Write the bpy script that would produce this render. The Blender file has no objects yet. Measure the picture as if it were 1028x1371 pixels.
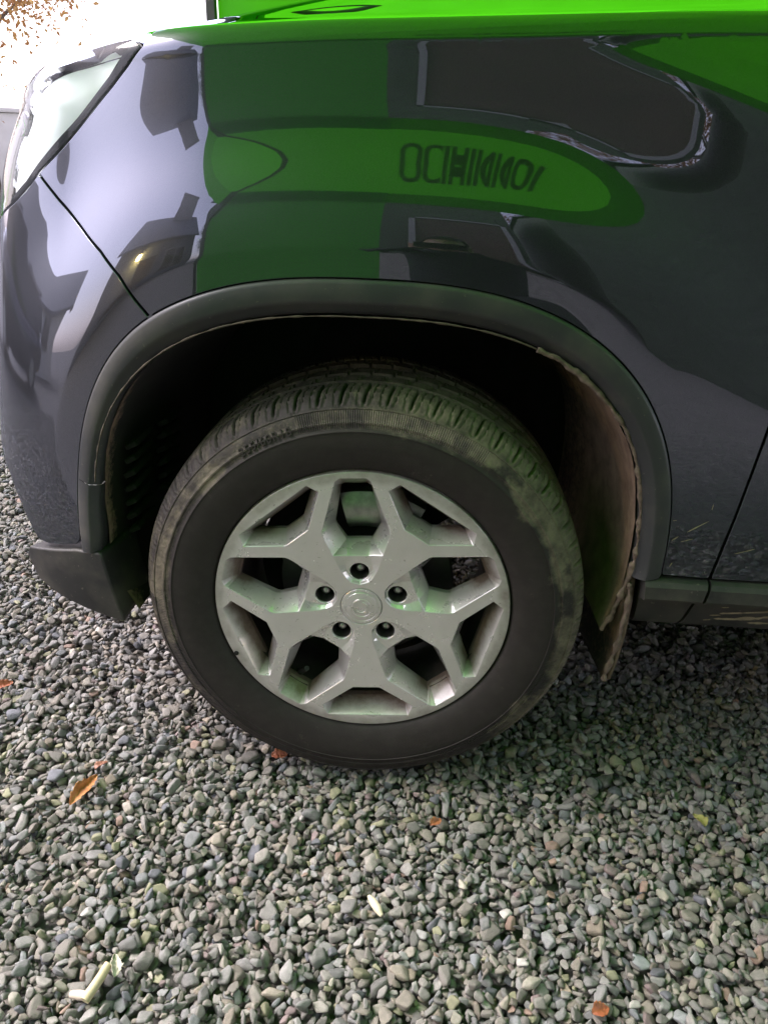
import bpy, bmesh, math, random
import numpy as np
from mathutils import Vector, Matrix
from mathutils.geometry import delaunay_2d_cdt

S = bpy.context.scene
R_ = math.radians
rng = np.random.default_rng(7)
random.seed(7)

# ---------------------------------------------------------------- camera
cd = bpy.data.cameras.new('camera'); cam = bpy.data.objects.new('camera', cd); S.collection.objects.link(cam)
cd.sensor_fit = 'VERTICAL'; cd.sensor_height = 36; cd.lens = 1020 / 1371 * 36
cd.clip_start = .01; cd.clip_end = 400
def aim(pitch, roll, yaw, loc):
    a, b, c = map(R_, (pitch, roll, yaw))
    F = Vector((math.sin(c) * math.cos(a), math.cos(c) * math.cos(a), -math.sin(a)))
    Rg = Vector((math.cos(c), -math.sin(c), 0)); D = F.cross(Rg)
    R2 = Rg * math.cos(b) - D * math.sin(b); D2 = Rg * math.sin(b) + D * math.cos(b)
    m = Matrix((R2, -D2, -F)).transposed().to_4x4(); m.translation = Vector(loc); return m
cam.matrix_world = aim(25.6, 1.95, -3.3, (.094, -1.064, 1.055))
S.camera = cam

# ---------------------------------------------------------------- sky and sun (bright overcast)
SUN_EL, SUN_ROT = R_(50), R_(-82)       # high, from the left
w = bpy.data.worlds.new('World'); S.world = w; w.use_nodes = True
nt = w.node_tree; nt.nodes.clear()
sky = nt.nodes.new('ShaderNodeTexSky'); sky.sky_type = 'NISHITA'; sky.sun_disc = False
sky.sun_elevation = SUN_EL; sky.sun_rotation = SUN_ROT; sky.dust_density = 2; sky.air_density = 1.2
hs = nt.nodes.new('ShaderNodeHueSaturation'); hs.inputs['Saturation'].default_value = .40
bg = nt.nodes.new('ShaderNodeBackground'); bg.inputs['Strength'].default_value = .15
wo = nt.nodes.new('ShaderNodeOutputWorld')
wb = nt.nodes.new('ShaderNodeMix'); wb.data_type = 'RGBA'; wb.blend_type = 'MULTIPLY'; wb.inputs[0].default_value = 1; wb.inputs[7].default_value = (1.07, .945, 1.04, 1)   # the picture's white balance leans to magenta
nt.links.new(sky.outputs[0], hs.inputs['Color']); nt.links.new(hs.outputs[0], wb.inputs[6]); nt.links.new(wb.outputs[2], bg.inputs['Color']); nt.links.new(bg.outputs[0], wo.inputs[0])
sd = bpy.data.lights.new('sun', 'SUN'); sd.energy = 1.4; sd.angle = R_(30); sd.color = (1, .93, .92)
sun = bpy.data.objects.new('sun', sd); S.collection.objects.link(sun)
_sv = Vector((math.sin(SUN_ROT) * math.cos(SUN_EL), math.cos(SUN_ROT) * math.cos(SUN_EL), math.sin(SUN_EL)))
sun.rotation_euler = _sv.to_track_quat('Z', 'Y').to_euler()
vs = S.view_settings
vs.view_transform = 'Standard'; vs.look = 'None'; vs.gamma = 1; vs.use_curve_mapping = False
vs.exposure = 1.92
S.cycles.use_denoising = True
S.cycles.max_bounces = 10; S.cycles.diffuse_bounces = 4; S.cycles.glossy_bounces = 5; S.cycles.transmission_bounces = 8
S.cycles.caustics_reflective = True; S.cycles.sample_clamp_indirect = 8

# ---------------------------------------------------------------- helpers
COL = S.collection
def link(o, parent=None):
    COL.objects.link(o)
    if parent is not None: o.parent = parent
    return o
def empty(name, loc=(0, 0, 0), rz=0, parent=None):
    o = bpy.data.objects.new(name, None); o.empty_display_size = .1
    o.location = loc; o.rotation_euler = (0, 0, rz); return link(o, parent)
def tag(o, label=None, cat=None, group=None, kind=None):
    if label: o['label'] = label
    if cat: o['category'] = cat
    if group: o['group'] = group
    if kind: o['kind'] = kind
    return o
def mobj(name, V, F, mat, parent=None, smooth=True, normals=None, sharp=None):
    me = bpy.data.meshes.new(name)
    me.from_pydata([tuple(map(float, v)) for v in V], [], [tuple(map(int, f)) for f in F]); me.validate(verbose=False)
    if mat is not None: me.materials.append(mat)
    if smooth: me.shade_smooth()
    if sharp is not None: me.set_sharp_from_angle(angle=R_(sharp))
    if normals is not None: me.normals_split_custom_set_from_vertices([tuple(map(float, n)) for n in normals])
    me.update()
    return link(bpy.data.objects.new(name, me), parent)
def bobj(name, bm, mat, parent=None, smooth=False, sharp=None):
    me = bpy.data.meshes.new(name); bm.normal_update(); bm.to_mesh(me); bm.free()
    if mat is not None: me.materials.append(mat)
    if smooth or sharp is not None: me.shade_smooth()
    if sharp is not None: me.set_sharp_from_angle(angle=R_(sharp))
    return link(bpy.data.objects.new(name, me), parent)
def attr(o, name, vals):
    a = o.data.attributes.new(name, 'FLOAT', 'POINT'); a.data.foreach_set('value', np.asarray(vals, np.float32))
def box(bm, c, s, rot=None, bev=0):
    m = Matrix.Translation(c) @ (rot.to_4x4() if rot is not None else Matrix.Identity(4)) @ Matrix.Diagonal((*s, 1))
    r = bmesh.ops.create_cube(bm, size=1, matrix=m)
    if bev:
        es = list({e for v in r['verts'] for e in v.link_edges})
        bmesh.ops.bevel(bm, geom=es, offset=bev, segments=2, affect='EDGES', profile=.5)
def boxobj(name, c, s, mat, parent=None, rot=None, bev=0):
    bm = bmesh.new(); box(bm, c, s, rot, bev); return bobj(name, bm, mat, parent, sharp=35 if bev else None)
def tube(path, rad, n=10, cap=True):
    path = [Vector(p) for p in path]; V = []; F = []
    if not hasattr(rad, '__len__'): rad = [rad] * len(path)
    for i, p in enumerate(path):
        d = (path[min(i + 1, len(path) - 1)] - path[max(i - 1, 0)]).normalized()
        up = Vector((0, 0, 1)) if abs(d.z) < .9 else Vector((1, 0, 0))
        a = d.cross(up).normalized(); b = a.cross(d)
        for k in range(n):
            t = 2 * math.pi * k / n; V.append(p + (a * math.cos(t) + b * math.sin(t)) * rad[i])
    for i in range(len(path) - 1):
        for k in range(n): F.append((i * n + k, i * n + (k + 1) % n, (i + 1) * n + (k + 1) % n, (i + 1) * n + k))
    if cap: F.append(tuple(range(n))[::-1]); F.append(tuple(range((len(path) - 1) * n, len(path) * n)))
    return V, F
def grid(A, closed_u=False):
    nu, nv = A.shape[:2]; F = []
    for i in range(nu if closed_u else nu - 1):
        for j in range(nv - 1):
            a = i * nv + j; b = ((i + 1) % nu) * nv + j; F.append((a, b, b + 1, a + 1))
    return A.reshape(-1, 3), F
def vnoise(p, sc, seed=0):
    q = np.asarray(p, float) * sc + 100 + seed * 17.3
    i = np.floor(q).astype(np.int64); f = q - i; f = f * f * (3 - 2 * f); out = 0
    for dx in (0, 1):
        for dy in (0, 1):
            for dz in (0, 1):
                h = ((i[..., 0] + dx) * 374761393 + (i[..., 1] + dy) * 668265263 + (i[..., 2] + dz) * 2147483647 + seed * 974711) & 0xffffffff
                h = ((h ^ (h >> 13)) * 1274126177) & 0xffffffff; h = (h ^ (h >> 16)) / 0xffffffff
                out = out + h * (f[..., 0] if dx else 1 - f[..., 0]) * (f[..., 1] if dy else 1 - f[..., 1]) * (f[..., 2] if dz else 1 - f[..., 2])
    return out
def fbm(p, sc, seed=0, o=4):
    return sum(vnoise(p, sc * 2 ** k, seed + k) * .5 ** k for k in range(o)) / (2 - .5 ** (o - 1))

# ---------------------------------------------------------------- materials
class M:
    def __init__(s, name):
        s.m = bpy.data.materials.new(name); s.m.use_nodes = True; s.t = s.m.node_tree; s.b = s.t.nodes['Principled BSDF']
        s.out = s.t.nodes['Material Output']
    def n(s, kind, **kw):
        o = s.t.nodes.new('ShaderNode' + kind)
        for k, v in kw.items():
            if k in o.inputs: o.inputs[k].default_value = v
            else: setattr(o, k, v)
        return o
    def l(s, a, b): s.t.links.new(a, b); return s
    def set(s, **kw):
        for k, v in kw.items(): s.b.inputs[k.replace('_', ' ')].default_value = v
        return s
    def coord(s, which='Object'): return s.n('TexCoord').outputs[which]
    def noise(s, scale, detail=4, rough=.55, vec=None, dist=0, which='Object', stretch=None):
        k = s.n('TexNoise'); k.inputs['Scale'].default_value = scale; k.inputs['Detail'].default_value = detail
        k.inputs['Roughness'].default_value = rough; k.inputs['Distortion'].default_value = dist
        v = vec or s.coord(which)
        if stretch:
            mp = s.n('Mapping'); mp.inputs['Scale'].default_value = stretch; s.l(v, mp.inputs[0]); v = mp.outputs[0]
        s.l(v, k.inputs['Vector']); return k.outputs['Fac']
    def ramp(s, fac, stops):
        r = s.n('ValToRGB'); e = r.color_ramp.elements
        while len(e) < len(stops): e.new(.5)
        for el, (p, c) in zip(e, stops): el.position = p; el.color = c if len(c) == 4 else (*c, 1)
        s.l(fac, r.inputs[0]); return r.outputs[0]
    def mix(s, fac, a, b, blend='MIX'):
        k = s.n('Mix', data_type='RGBA', blend_type=blend)
        for sock, v in ((k.inputs[0], fac), (k.inputs[6], a), (k.inputs[7], b)):
            if hasattr(v, 'links') or isinstance(v, bpy.types.NodeSocket): s.l(v, sock)
            elif isinstance(v, (int, float)): sock.default_value = v
            else: sock.default_value = (*v, 1) if len(v) == 3 else v
        return k.outputs[2]
    def math(s, op, a, b=None, clamp=False):
        k = s.n('Math', operation=op); k.use_clamp = clamp
        for sock, v in zip(k.inputs, (a, b)):
            if v is None: continue
            if isinstance(v, (int, float)): sock.default_value = v
            else: s.l(v, sock)
        return k.outputs[0]
    def attr(s, name, kind='GEOMETRY', out='Fac'):
        k = s.n('Attribute', attribute_name=name, attribute_type=kind); return k.outputs[out]
    def bump(s, h, strength=.3, dist=.002, prev=None):
        k = s.n('Bump'); k.inputs['Strength'].default_value = strength; k.inputs['Distance'].default_value = dist
        s.l(h, k.inputs['Height'])
        if prev is not None: s.l(prev, k.inputs['Normal'])
        s.l(k.outputs[0], s.b.inputs['Normal']); return k.outputs[0]
def simple(name, c, rough=.6, metal=0, noise=0, nscale=20, bump=0, **kw):
    m = M(name); m.set(Base_Color=(*c, 1), Roughness=rough, Metallic=metal, **kw)
    if noise:
        f = m.noise(nscale, 5); a = tuple(x * (1 - noise) for x in c); b = tuple(min(1, x * (1 + noise)) for x in c)
        m.l(m.ramp(f, [(.3, a), (.7, b)]), m.b.inputs['Base Color'])
        if bump: m.bump(f, bump, .004)
    return m.m
def make_paint():
    m = M('dark_grey_paint'); m.set(Metallic=.55, Roughness=.38)
    fl = m.noise(2600, 1, .5); flake = m.ramp(fl, [(.35, (.014, .015, .020)), (.75, (.040, .043, .055))])
    g = m.n('NewGeometry'); sx = m.n('SeparateXYZ'); m.l(g.outputs['Position'], sx.inputs[0])
    low = m.math('MULTIPLY_ADD', sx.outputs['Z'], -2.4); low.node.inputs[2].default_value = 1.55; low.node.use_clamp = True
    dn = m.noise(38, 6, .7, which='Object'); dn2 = m.noise(420, 2, .6)
    d = m.math('MULTIPLY', m.math('MULTIPLY', low, m.ramp(dn, [(.42, (0, 0, 0)), (.72, (1, 1, 1))])), m.ramp(dn2, [(.3, (.2,) * 3), (.7, (1,) * 3)]))
    spk = m.ramp(m.noise(300, 2, .5), [(.735, (0, 0, 0)), (.76, (1, 1, 1))])
    dust = m.math('MAXIMUM', m.math('MULTIPLY', d, .5), m.math('MULTIPLY', m.math('MULTIPLY', spk, low), .5))
    m.l(m.mix(dust, flake, (.16, .14, .115)), m.b.inputs['Base Color'])
    cl = m.n('BsdfGlossy'); cl.inputs['Roughness'].default_value = .012; cl.inputs['Color'].default_value = (.76, .82, 1, 1)   # clear coat with a cool tint
    fr = m.n('Fresnel'); fr.inputs[0].default_value = 2.05; mx = m.n('MixShader'); m.l(m.math('MULTIPLY', fr.outputs[0], m.math('SUBTRACT', 1.0, dust)), mx.inputs[0])
    m.l(m.b.outputs[0], mx.inputs[1]).l(cl.outputs[0], mx.inputs[2]).l(mx.outputs[0], m.out.inputs[0])
    m.l(m.math('MULTIPLY_ADD', dust, -.55), m.b.inputs['Metallic']); m.b.inputs['Metallic'].links[0].from_node.inputs[2].default_value = .55
    return m.m
def make_plastic(name, c=(.032, .033, .037), rough=.42, dust=.5):
    m = M(name); m.set(Roughness=rough)
    f = m.noise(9, 6, .65); g = m.noise(900, 2)
    k = m.math('MULTIPLY', m.ramp(f, [(.45, (0, 0, 0)), (.75, (1, 1, 1))]), dust)
    sp = m.ramp(m.noise(140, 2, .5), [(.70, (0, 0, 0)), (.73, (1, 1, 1))])
    k = m.math('MAXIMUM', k, m.math('MULTIPLY', sp, dust * 1.2))
    m.l(m.mix(k, c, (.11, .10, .08)), m.b.inputs['Base Color'])
    m.l(m.ramp(f, [(.3, (rough - .07,) * 3), (.75, (min(1, rough + .25),) * 3)]), m.b.inputs['Roughness'])
    m.bump(g, .12, .0006); return m.m
def make_mudded(name, base, mud_a, mud_b, rough=.85, attrname='mud', scale=90, soft=(.36, .62)):
    """base plastic or rubber with caked mud where the vertex attribute says it stuck"""
    m = M(name)
    n1 = m.noise(scale, 6, .7); n2 = m.noise(scale * .3, 5, .6); a = m.attr(attrname)
    k = m.math('ADD', a, m.math('MULTIPLY', m.math('SUBTRACT', n1, .5), .9)); k = m.ramp(k, [(soft[0], (0, 0, 0)), (soft[1], (1, 1, 1))])
    k = m.math('MULTIPLY', k, m.ramp(a, [(.02, (0, 0, 0)), (.2, (1, 1, 1))]))
    mud = m.ramp(n2, [(.3, mud_a), (.7, mud_b)])
    basec = m.mix(m.math('MULTIPLY', m.ramp(n2, [(.4, (0,) * 3), (.8, (1,) * 3)]), .5), base, tuple(x * 1.8 + .004 for x in base))
    m.l(m.mix(k, basec, mud), m.b.inputs['Base Color']); m.set(Roughness=rough)
    m.bump(m.math('ADD', m.math('MULTIPLY', n1, k), m.math('MULTIPLY', m.noise(700, 2), .15)), .55, .004)
    return m
paint = make_paint()
trim_plastic = make_plastic('trim_plastic')
sill_plastic = make_plastic('sill_plastic', (.018, .018, .019), .5, .6)
black_gap = simple('black_gap', (.004, .004, .004), .9)
liner_mat = make_mudded('liner_plastic', (.015, .014, .012), (.15, .098, .070), (.31, .215, .155)).m
flap_mat = make_mudded('flap_rubber', (.020, .019, .017), (.10, .07, .045), (.24, .165, .115)).m
under_mat = simple('underbody', (.010, .010, .010), .9, noise=.5)
steel = simple('steel', (.42, .41, .40), .42, .9, noise=.25, nscale=60)
nutsteel = simple('nut_steel', (.55, .54, .52), .3, .9)
disc_mat = simple('brake_iron', (.10, .095, .09), .55, .8, noise=.3)
glass_dark = simple('dark_glass', (.01, .012, .012), .03)

# ================================================================ GROUND
gm = M('gravel_bed'); f1 = gm.noise(55, 5, .7); v1 = gm.n('TexVoronoi'); v1.inputs['Scale'].default_value = 45; gm.l(gm.coord(), v1.inputs['Vector'])
gm.l(gm.mix(.55, gm.ramp(f1, [(.3, (.04, .038, .035)), (.7, (.16, .155, .14))]), gm.ramp(v1.outputs['Color'], [(.1, (.06, .058, .053)), (.9, (.18, .172, .155))])), gm.b.inputs['Base Color'])
gm.set(Roughness=.85); gm.bump(v1.outputs['Distance'], .8, .01)
mobj('ground', [(-120, -120, -.03), (120, -120, -.03), (120, 120, -.03), (-120, 120, -.03)], [(0, 1, 2, 3)], gm.m, smooth=False)['kind'] = 'structure'

def gravel():
    # --- stone shapes: flat, blunt-edged chips
    stones = bpy.data.collections.new('stone_shapes')
    sm = M('gravel_stone')
    tone = sm.attr('tone', 'INSTANCER', 'Color')
    n1 = sm.noise(1.7, 5, .65); n2 = sm.noise(9, 4, .6)
    c = sm.mix(.55, tone, sm.mix(1.0, tone, sm.ramp(n1, [(.25, (.62, .62, .62)), (.5, (1, 1, 1)), (.78, (1.25, 1.22, 1.15))]), 'MULTIPLY'))
    c = sm.mix(1.0, c, sm.ramp(n2, [(.3, (.82,) * 3), (.7, (1.1,) * 3)]), 'MULTIPLY')
    sm.l(c, sm.b.inputs['Base Color']); sm.set(Roughness=.62); sm.bump(n2, .35, .06)
    r = np.random.default_rng(3)
    bm = bmesh.new(); bmesh.ops.create_icosphere(bm, subdivisions=3, radius=1); bm.verts.ensure_lookup_table()
    D = np.array([v.co[:] for v in bm.verts]); D /= np.linalg.norm(D, axis=1, keepdims=True)
    Fc = [[v.index for v in f.verts] for f in bm.faces]; bm.free()
    for k in range(18):
        npl = int(r.integers(9, 15)); m = r.normal(size=(npl, 3)); m /= np.linalg.norm(m, axis=1, keepdims=True)
        m = np.concatenate([m, [[0, 0, 1], [0, 0, -1]]]); m[-2:] += r.normal(size=(2, 3)) * .2
        h = r.uniform(.72, 1.02, len(m)); h[-2:] = r.uniform(.55, .85, 2)
        q = np.maximum(D @ m.T, 1e-3) / h; pw = r.uniform(14, 32)
        rad = (q ** pw).sum(1) ** (-1 / pw)
        V = D * rad[:, None]; V *= (1 + .05 * (fbm(D, 2.2, k) - .5))[:, None]
        V = V / np.abs(V).max(0)
        me = bpy.data.meshes.new('stone'); me.from_pydata(V.tolist(), [], Fc); me.materials.append(sm.m); me.shade_smooth()
        stones.objects.link(bpy.data.objects.new('stone%02d' % k, me))
    # --- drop the stones one after another on a height map
    x0, x1, y0, y1, g = -2.05, 1.45, -.80, 1.95, .0024
    nx, ny = int((x1 - x0) / g), int((y1 - y0) / g)
    Hm = np.full((nx, ny), -.02); Hm += .006 * (np.asarray([[0]]))
    area = (x1 - x0) * (y1 - y0); N = int(area * 12500)
    cx = r.uniform(x0 + .03, x1 - .03, (N, 2)); cy = r.uniform(y0 + .03, y1 - .03, (N, 2))
    sz = np.exp(r.normal(0, .26, N)) * .0083; big = r.random(N) < .05; sz[big] *= 1.3; sz = np.clip(sz, .0042, .0165)
    ar = r.uniform(.50, .88, N); th = r.uniform(.36, .66, N) * sz; yaw = r.uniform(0, 2 * np.pi, N)
    idx = r.integers(0, 18, N)
    pos = []; rot = []; scl = []; ids = []
    jit = r.normal(0, .16, (N, 2))
    for i in range(N):
        best = None
        a, b = sz[i], sz[i] * ar[i]; k = int(a / g) + 1
        for c in (0, 1):
            X, Y = cx[i, c], cy[i, c]; ix, iy = int((X - x0) / g), int((Y - y0) / g)
            hh = Hm[ix, iy]
            if best is None or hh < best[0]: best = (hh, X, Y, ix, iy)
        _, X, Y, ix, iy = best
        if (X > .0 and Y > 1.15) or (abs(X) < .13 and .035 < Y < .24) or (X > 1.0 and Y > .75): continue
        gx, gy = KERN[k]
        pa = Hm[ix - k:ix + k + 1, iy - k:iy + k + 1]
        cs, sn = math.cos(yaw[i]), math.sin(yaw[i])
        e = ((gx * cs + gy * sn) * (g / a)) ** 2 + ((gy * cs - gx * sn) * (g / b)) ** 2
        ins = e < 1
        hv = pa[ins]; ux = gx[ins]; uy = gy[ins]
        mu = hv.mean(); dx = ((hv - mu) * ux).sum() / (ux * ux).sum() / g; dy = ((hv - mu) * uy).sum() / (uy * uy).sum() / g
        dx = min(.75, max(-.75, dx * .85 + jit[i, 0])); dy = min(.75, max(-.75, dy * .85 + jit[i, 1]))
        base = mu + (ux * dx + uy * dy) * g
        dome = th[i] * np.sqrt(1 - e[ins])
        up = (hv - base + dome * .7)
        z = mu + np.partition(up, -max(1, len(up) // 7))[-max(1, len(up) // 7)] - .1 * th[i]
        pa[ins] = np.maximum(hv, z + (ux * dx + uy * dy) * g + dome * .92)
        n = Vector((-dx, -dy, 1)).normalized()
        q = Vector((0, 0, 1)).rotation_difference(n) @ Matrix.Rotation(yaw[i], 3, 'Z').to_quaternion()
        pos.append((X, Y, z)); rot.append(q.to_euler()[:]); scl.append((a * 1.06, b * 1.06, th[i] * 1.08)); ids.append(idx[i])
    pos = np.array(pos, np.float32); top = Hm[(Hm > -.0199)]
    pos[:, 2] += .004 - np.percentile(top, 80)
    # the drive goes on beyond: a looser single layer of the same stones
    nf = 90000; fx = r.uniform(-4.8, 3.2, nf); fy = r.uniform(-1.3, 4.6, nf)
    k = ~((fx > x0 + .02) & (fx < x1 - .02) & (fy > y0 + .02) & (fy < y1 - .02)) & ~((fx > .1) & (fy > .3)); fx, fy = fx[k], fy[k]; nf = len(fx)
    fs = np.clip(np.exp(r.normal(0, .26, nf)) * .0112, .006, .02)
    pos = np.concatenate([pos, np.stack([fx, fy, r.uniform(-.012, .004, nf)], 1).astype(np.float32)])
    rot += np.stack([r.normal(0, .3, nf), r.normal(0, .3, nf), r.uniform(0, 6.28, nf)], 1).tolist(); scl += np.stack([fs, fs * r.uniform(.55, .9, nf), fs * .6], 1).tolist(); ids += r.integers(0, 18, nf).tolist()
    n = len(pos); u = r.random(n)
    base = np.array([.210, .200, .182]) * np.exp(r.normal(0, .22, (n, 1)))
    tint = r.normal(0, 1, (n, 1)); base = base * (1 + tint * np.array([[.045, .0, -.06]]))
    def put(sel, c, s=.12): base[sel] = np.array(c) * np.exp(r.normal(0, s, (sel.sum(), 1)))
    put(u < .009, (.27, .19, .15)); put((u > .02) & (u < .05), (.31, .29, .24)); put((u > .05) & (u < .09), (.12, .125, .14)); put((u > .09) & (u < .13), (.24, .235, .15)); put((u > .13) & (u < .134), (.46, .44, .41)); put((u > .14) & (u < .16), (.2, .155, .15))
    me = bpy.data.meshes.new('gravel'); me.vertices.add(n); me.vertices.foreach_set('co', pos.ravel())
    for nm, dt, vals in (('rot', 'FLOAT_VECTOR', rot), ('scl', 'FLOAT_VECTOR', scl)):
        me.attributes.new(nm, dt, 'POINT').data.foreach_set('vector', np.array(vals, np.float32).ravel())
    me.attributes.new('pick', 'INT', 'POINT').data.foreach_set('value', np.array(ids, np.int32))
    me.attributes.new('tone', 'FLOAT_COLOR', 'POINT').data.foreach_set('color', np.concatenate([base, np.ones((n, 1))], 1).astype(np.float32).ravel())
    o = link(bpy.data.objects.new('gravel', me)); o['kind'] = 'stuff'; o['label'] = 'loose grey slate gravel covering the driveway'; o['category'] = 'gravel'
    ng = bpy.data.node_groups.new('gravel_stones', 'GeometryNodeTree')
    ng.interface.new_socket('Geometry', in_out='INPUT', socket_type='NodeSocketGeometry'); ng.interface.new_socket('Geometry', in_out='OUTPUT', socket_type='NodeSocketGeometry')
    N_ = lambda k: ng.nodes.new(k)
    gi, go = N_('NodeGroupInput'), N_('NodeGroupOutput'); iop = N_('GeometryNodeInstanceOnPoints'); ci = N_('GeometryNodeCollectionInfo')
    ci.inputs['Collection'].default_value = stones; ci.inputs['Separate Children'].default_value = True; ci.inputs['Reset Children'].default_value = True
    iop.inputs['Pick Instance'].default_value = True
    def na(nm, t): k = N_('GeometryNodeInputNamedAttribute'); k.data_type = t; k.inputs['Name'].default_value = nm; return k.outputs['Attribute']
    L = ng.links.new
    m2p = N_('GeometryNodeMeshToPoints'); L(gi.outputs[0], m2p.inputs['Mesh'])
    L(m2p.outputs[0], iop.inputs['Points']); L(ci.outputs[0], iop.inputs['Instance']); L(na('pick', 'INT'), iop.inputs['Instance Index'])
    e2r = N_('FunctionNodeEulerToRotation'); L(na('rot', 'FLOAT_VECTOR'), e2r.inputs[0]); L(e2r.outputs[0], iop.inputs['Rotation'])
    L(na('scl', 'FLOAT_VECTOR'), iop.inputs['Scale']); L(iop.outputs[0], go.inputs[0])
    o.modifiers.new('stones', 'NODES').node_group = ng
KERN = {}
for _k in range(1, 12):
    KERN[_k] = np.meshgrid(np.arange(-_k, _k + 1, dtype=float), np.arange(-_k, _k + 1, dtype=float), indexing='ij')
gravel()

# ---- body side surface: P(t, v); t runs along the car (t = x behind the corner), v runs up the side
_u = np.linspace(0, 2.4, 2401)
_phi = np.radians(90) * (1 - np.exp(-(_u / .44) ** 1.75))
_px = -.30 - np.concatenate([[0], np.cumsum(np.cos((_phi[1:] + _phi[:-1]) / 2) * .001)])
_py = np.concatenate([[0], np.cumsum(np.sin((_phi[1:] + _phi[:-1]) / 2) * .001)])
def sstep(a, b, x):
    s = np.clip((x - a) / (b - a), 0, 1); return s * s * (3 - 2 * s)
def zcrest(t):
    t = np.maximum(np.asarray(t, float), -.95); m = np.minimum(t, 0)
    return 1.172 + .04 * t - .085 * m * m
RC = .035
AX, AZ, AC, AN = .468, .422, .467, 2.6       # wheel arch outer edge (superellipse)
def rho(x, z):
    return ((np.abs(x) / AX) ** AN + (np.maximum(z - AC, 0) / AZ) ** AN) ** (1 / AN)
def arch_pt(k, a, ax=AX, az=AZ):             # point on the arch curve scaled by k, a = angle from +x
    c, s = np.cos(a), np.sin(a)
    e = 2 / AN
    return k * ax * np.sign(c) * np.abs(c) ** e, AC + k * az * np.sign(s) * np.abs(s) ** e
def offs(t, z):
    t = np.asarray(t, float); z = np.asarray(z, float)
    L = sstep(-.22, -.50, t)
    zz = z - .45
    left = .065 * zz + .125 * zz * zz
    right = .012 * zz + .05 * zz * zz
    o = left * L + right * (1 - L)
    o = o + .55 * np.maximum(.47 - z, 0) ** 2
    o = o + 1.3 * np.maximum(z - .95, 0) ** 2 * sstep(-.50, -.80, t)
    o = o + 2.5 * sstep(.18, .34, t) * np.maximum(z - (1.19 - .37 * (np.clip(t, .18, .75) - .2)), 0) ** 2
    d = (rho(t, z) - 1) * .445
    w = .045
    A = .034 * (1 - .60 * sstep(.20, .62, t)) * sstep(.62, .92, z) * (1 - .75 * sstep(-.35, -.75, t))
    u = np.clip((d - w) / .215, 0, 1)
    o = o + A * (u - np.sin(2 * np.pi * u) / (2 * np.pi))
    c = (1 - sstep(.25, .46, t)) * sstep(.45, .60, z)      # crease of the painted lip fades rearwards
    soft = .004
    q = d - w
    sp = .5 * (q + np.sqrt(q * q + soft * soft))
    bend = .10 * (sp - q) + .055 * .09 * np.tanh(sp / .09)
    return o + c * bend
def P(t, v):
    t = np.asarray(t, float); v = np.asarray(v, float)
    u = np.clip(-.30 - t, 0, 2.39)
    X = np.where(t > -.30, t, np.interp(u, _u, _px)); Y = np.where(t > -.30, 0, np.interp(u, _u, _py)); F = np.interp(u, _u, _phi)
    zb = zcrest(t)
    z0 = np.minimum(v, zb)
    e = np.maximum(v - zb, 0)
    ph = np.minimum(e / RC, 1.40)
    ex = np.maximum(e - RC * 1.40, 0)
    z = z0 + RC * np.sin(ph) + ex * np.cos(1.40)
    o = offs(t, z0) + RC * (1 - np.cos(ph)) + ex * np.sin(1.40)
    return np.stack([X + o * np.sin(F), Y + o * np.cos(F) - .004, z], -1)
def PN(t, v):
    h = .0012
    a = P(t + h, v) - P(t - h, v); b = P(t, v + h) - P(t, v - h)
    n = np.cross(a, b); return n / np.linalg.norm(n, axis=-1, keepdims=True)

# ================================================================ THE CAR
def resample(poly, step):
    out = []
    for (a, b) in zip(poly, poly[1:] + poly[:1]):
        a = np.array(a, float); b = np.array(b, float); n = max(1, int(round(np.linalg.norm(b - a) / step)))
        out += [tuple(a + (b - a) * k / n) for k in range(n)]
    return out
def inset(poly, d):
    A = np.array(poly); n = len(A)
    ar = .5 * np.sum(A[:, 0] * np.roll(A[:, 1], -1) - np.roll(A[:, 0], -1) * A[:, 1])
    if ar < 0: A = A[::-1]
    e1 = A - np.roll(A, 1, 0); e2 = np.roll(A, -1, 0) - A
    e1 /= np.linalg.norm(e1, axis=1, keepdims=True); e2 /= np.linalg.norm(e2, axis=1, keepdims=True)
    n1 = np.stack([-e1[:, 1], e1[:, 0]], 1); n2 = np.stack([-e2[:, 1], e2[:, 0]], 1)
    m = n1 + n2; m /= np.maximum((m * n1).sum(1, keepdims=True), .35) * np.linalg.norm(m, axis=1, keepdims=True) + 1e-9
    m = n1 + n2; m = m / np.maximum(1 + (n1 * n2).sum(1, keepdims=True), .3)
    return [tuple(x) for x in (A + m * d)]
def pip(px, py, poly):
    A = np.array(poly); B = np.roll(A, -1, 0); c = np.zeros(len(px), bool)
    for (x1, y1), (x2, y2) in zip(A, B):
        if y1 == y2: continue
        k = ((y1 > py) != (y2 > py)) & (px < (x2 - x1) * (py - y1) / (y2 - y1) + x1); c ^= k
    return c
def segdist(px, py, poly):
    A = np.array(poly); B = np.roll(A, -1, 0); d = np.full(len(px), 9.)
    for a, b in zip(A, B):
        e = b - a; t = np.clip(((px - a[0]) * e[0] + (py - a[1]) * e[1]) / (e @ e + 1e-12), 0, 1)
        d = np.minimum(d, np.hypot(px - a[0] - t * e[0], py - a[1] - t * e[1]))
    return d
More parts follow.
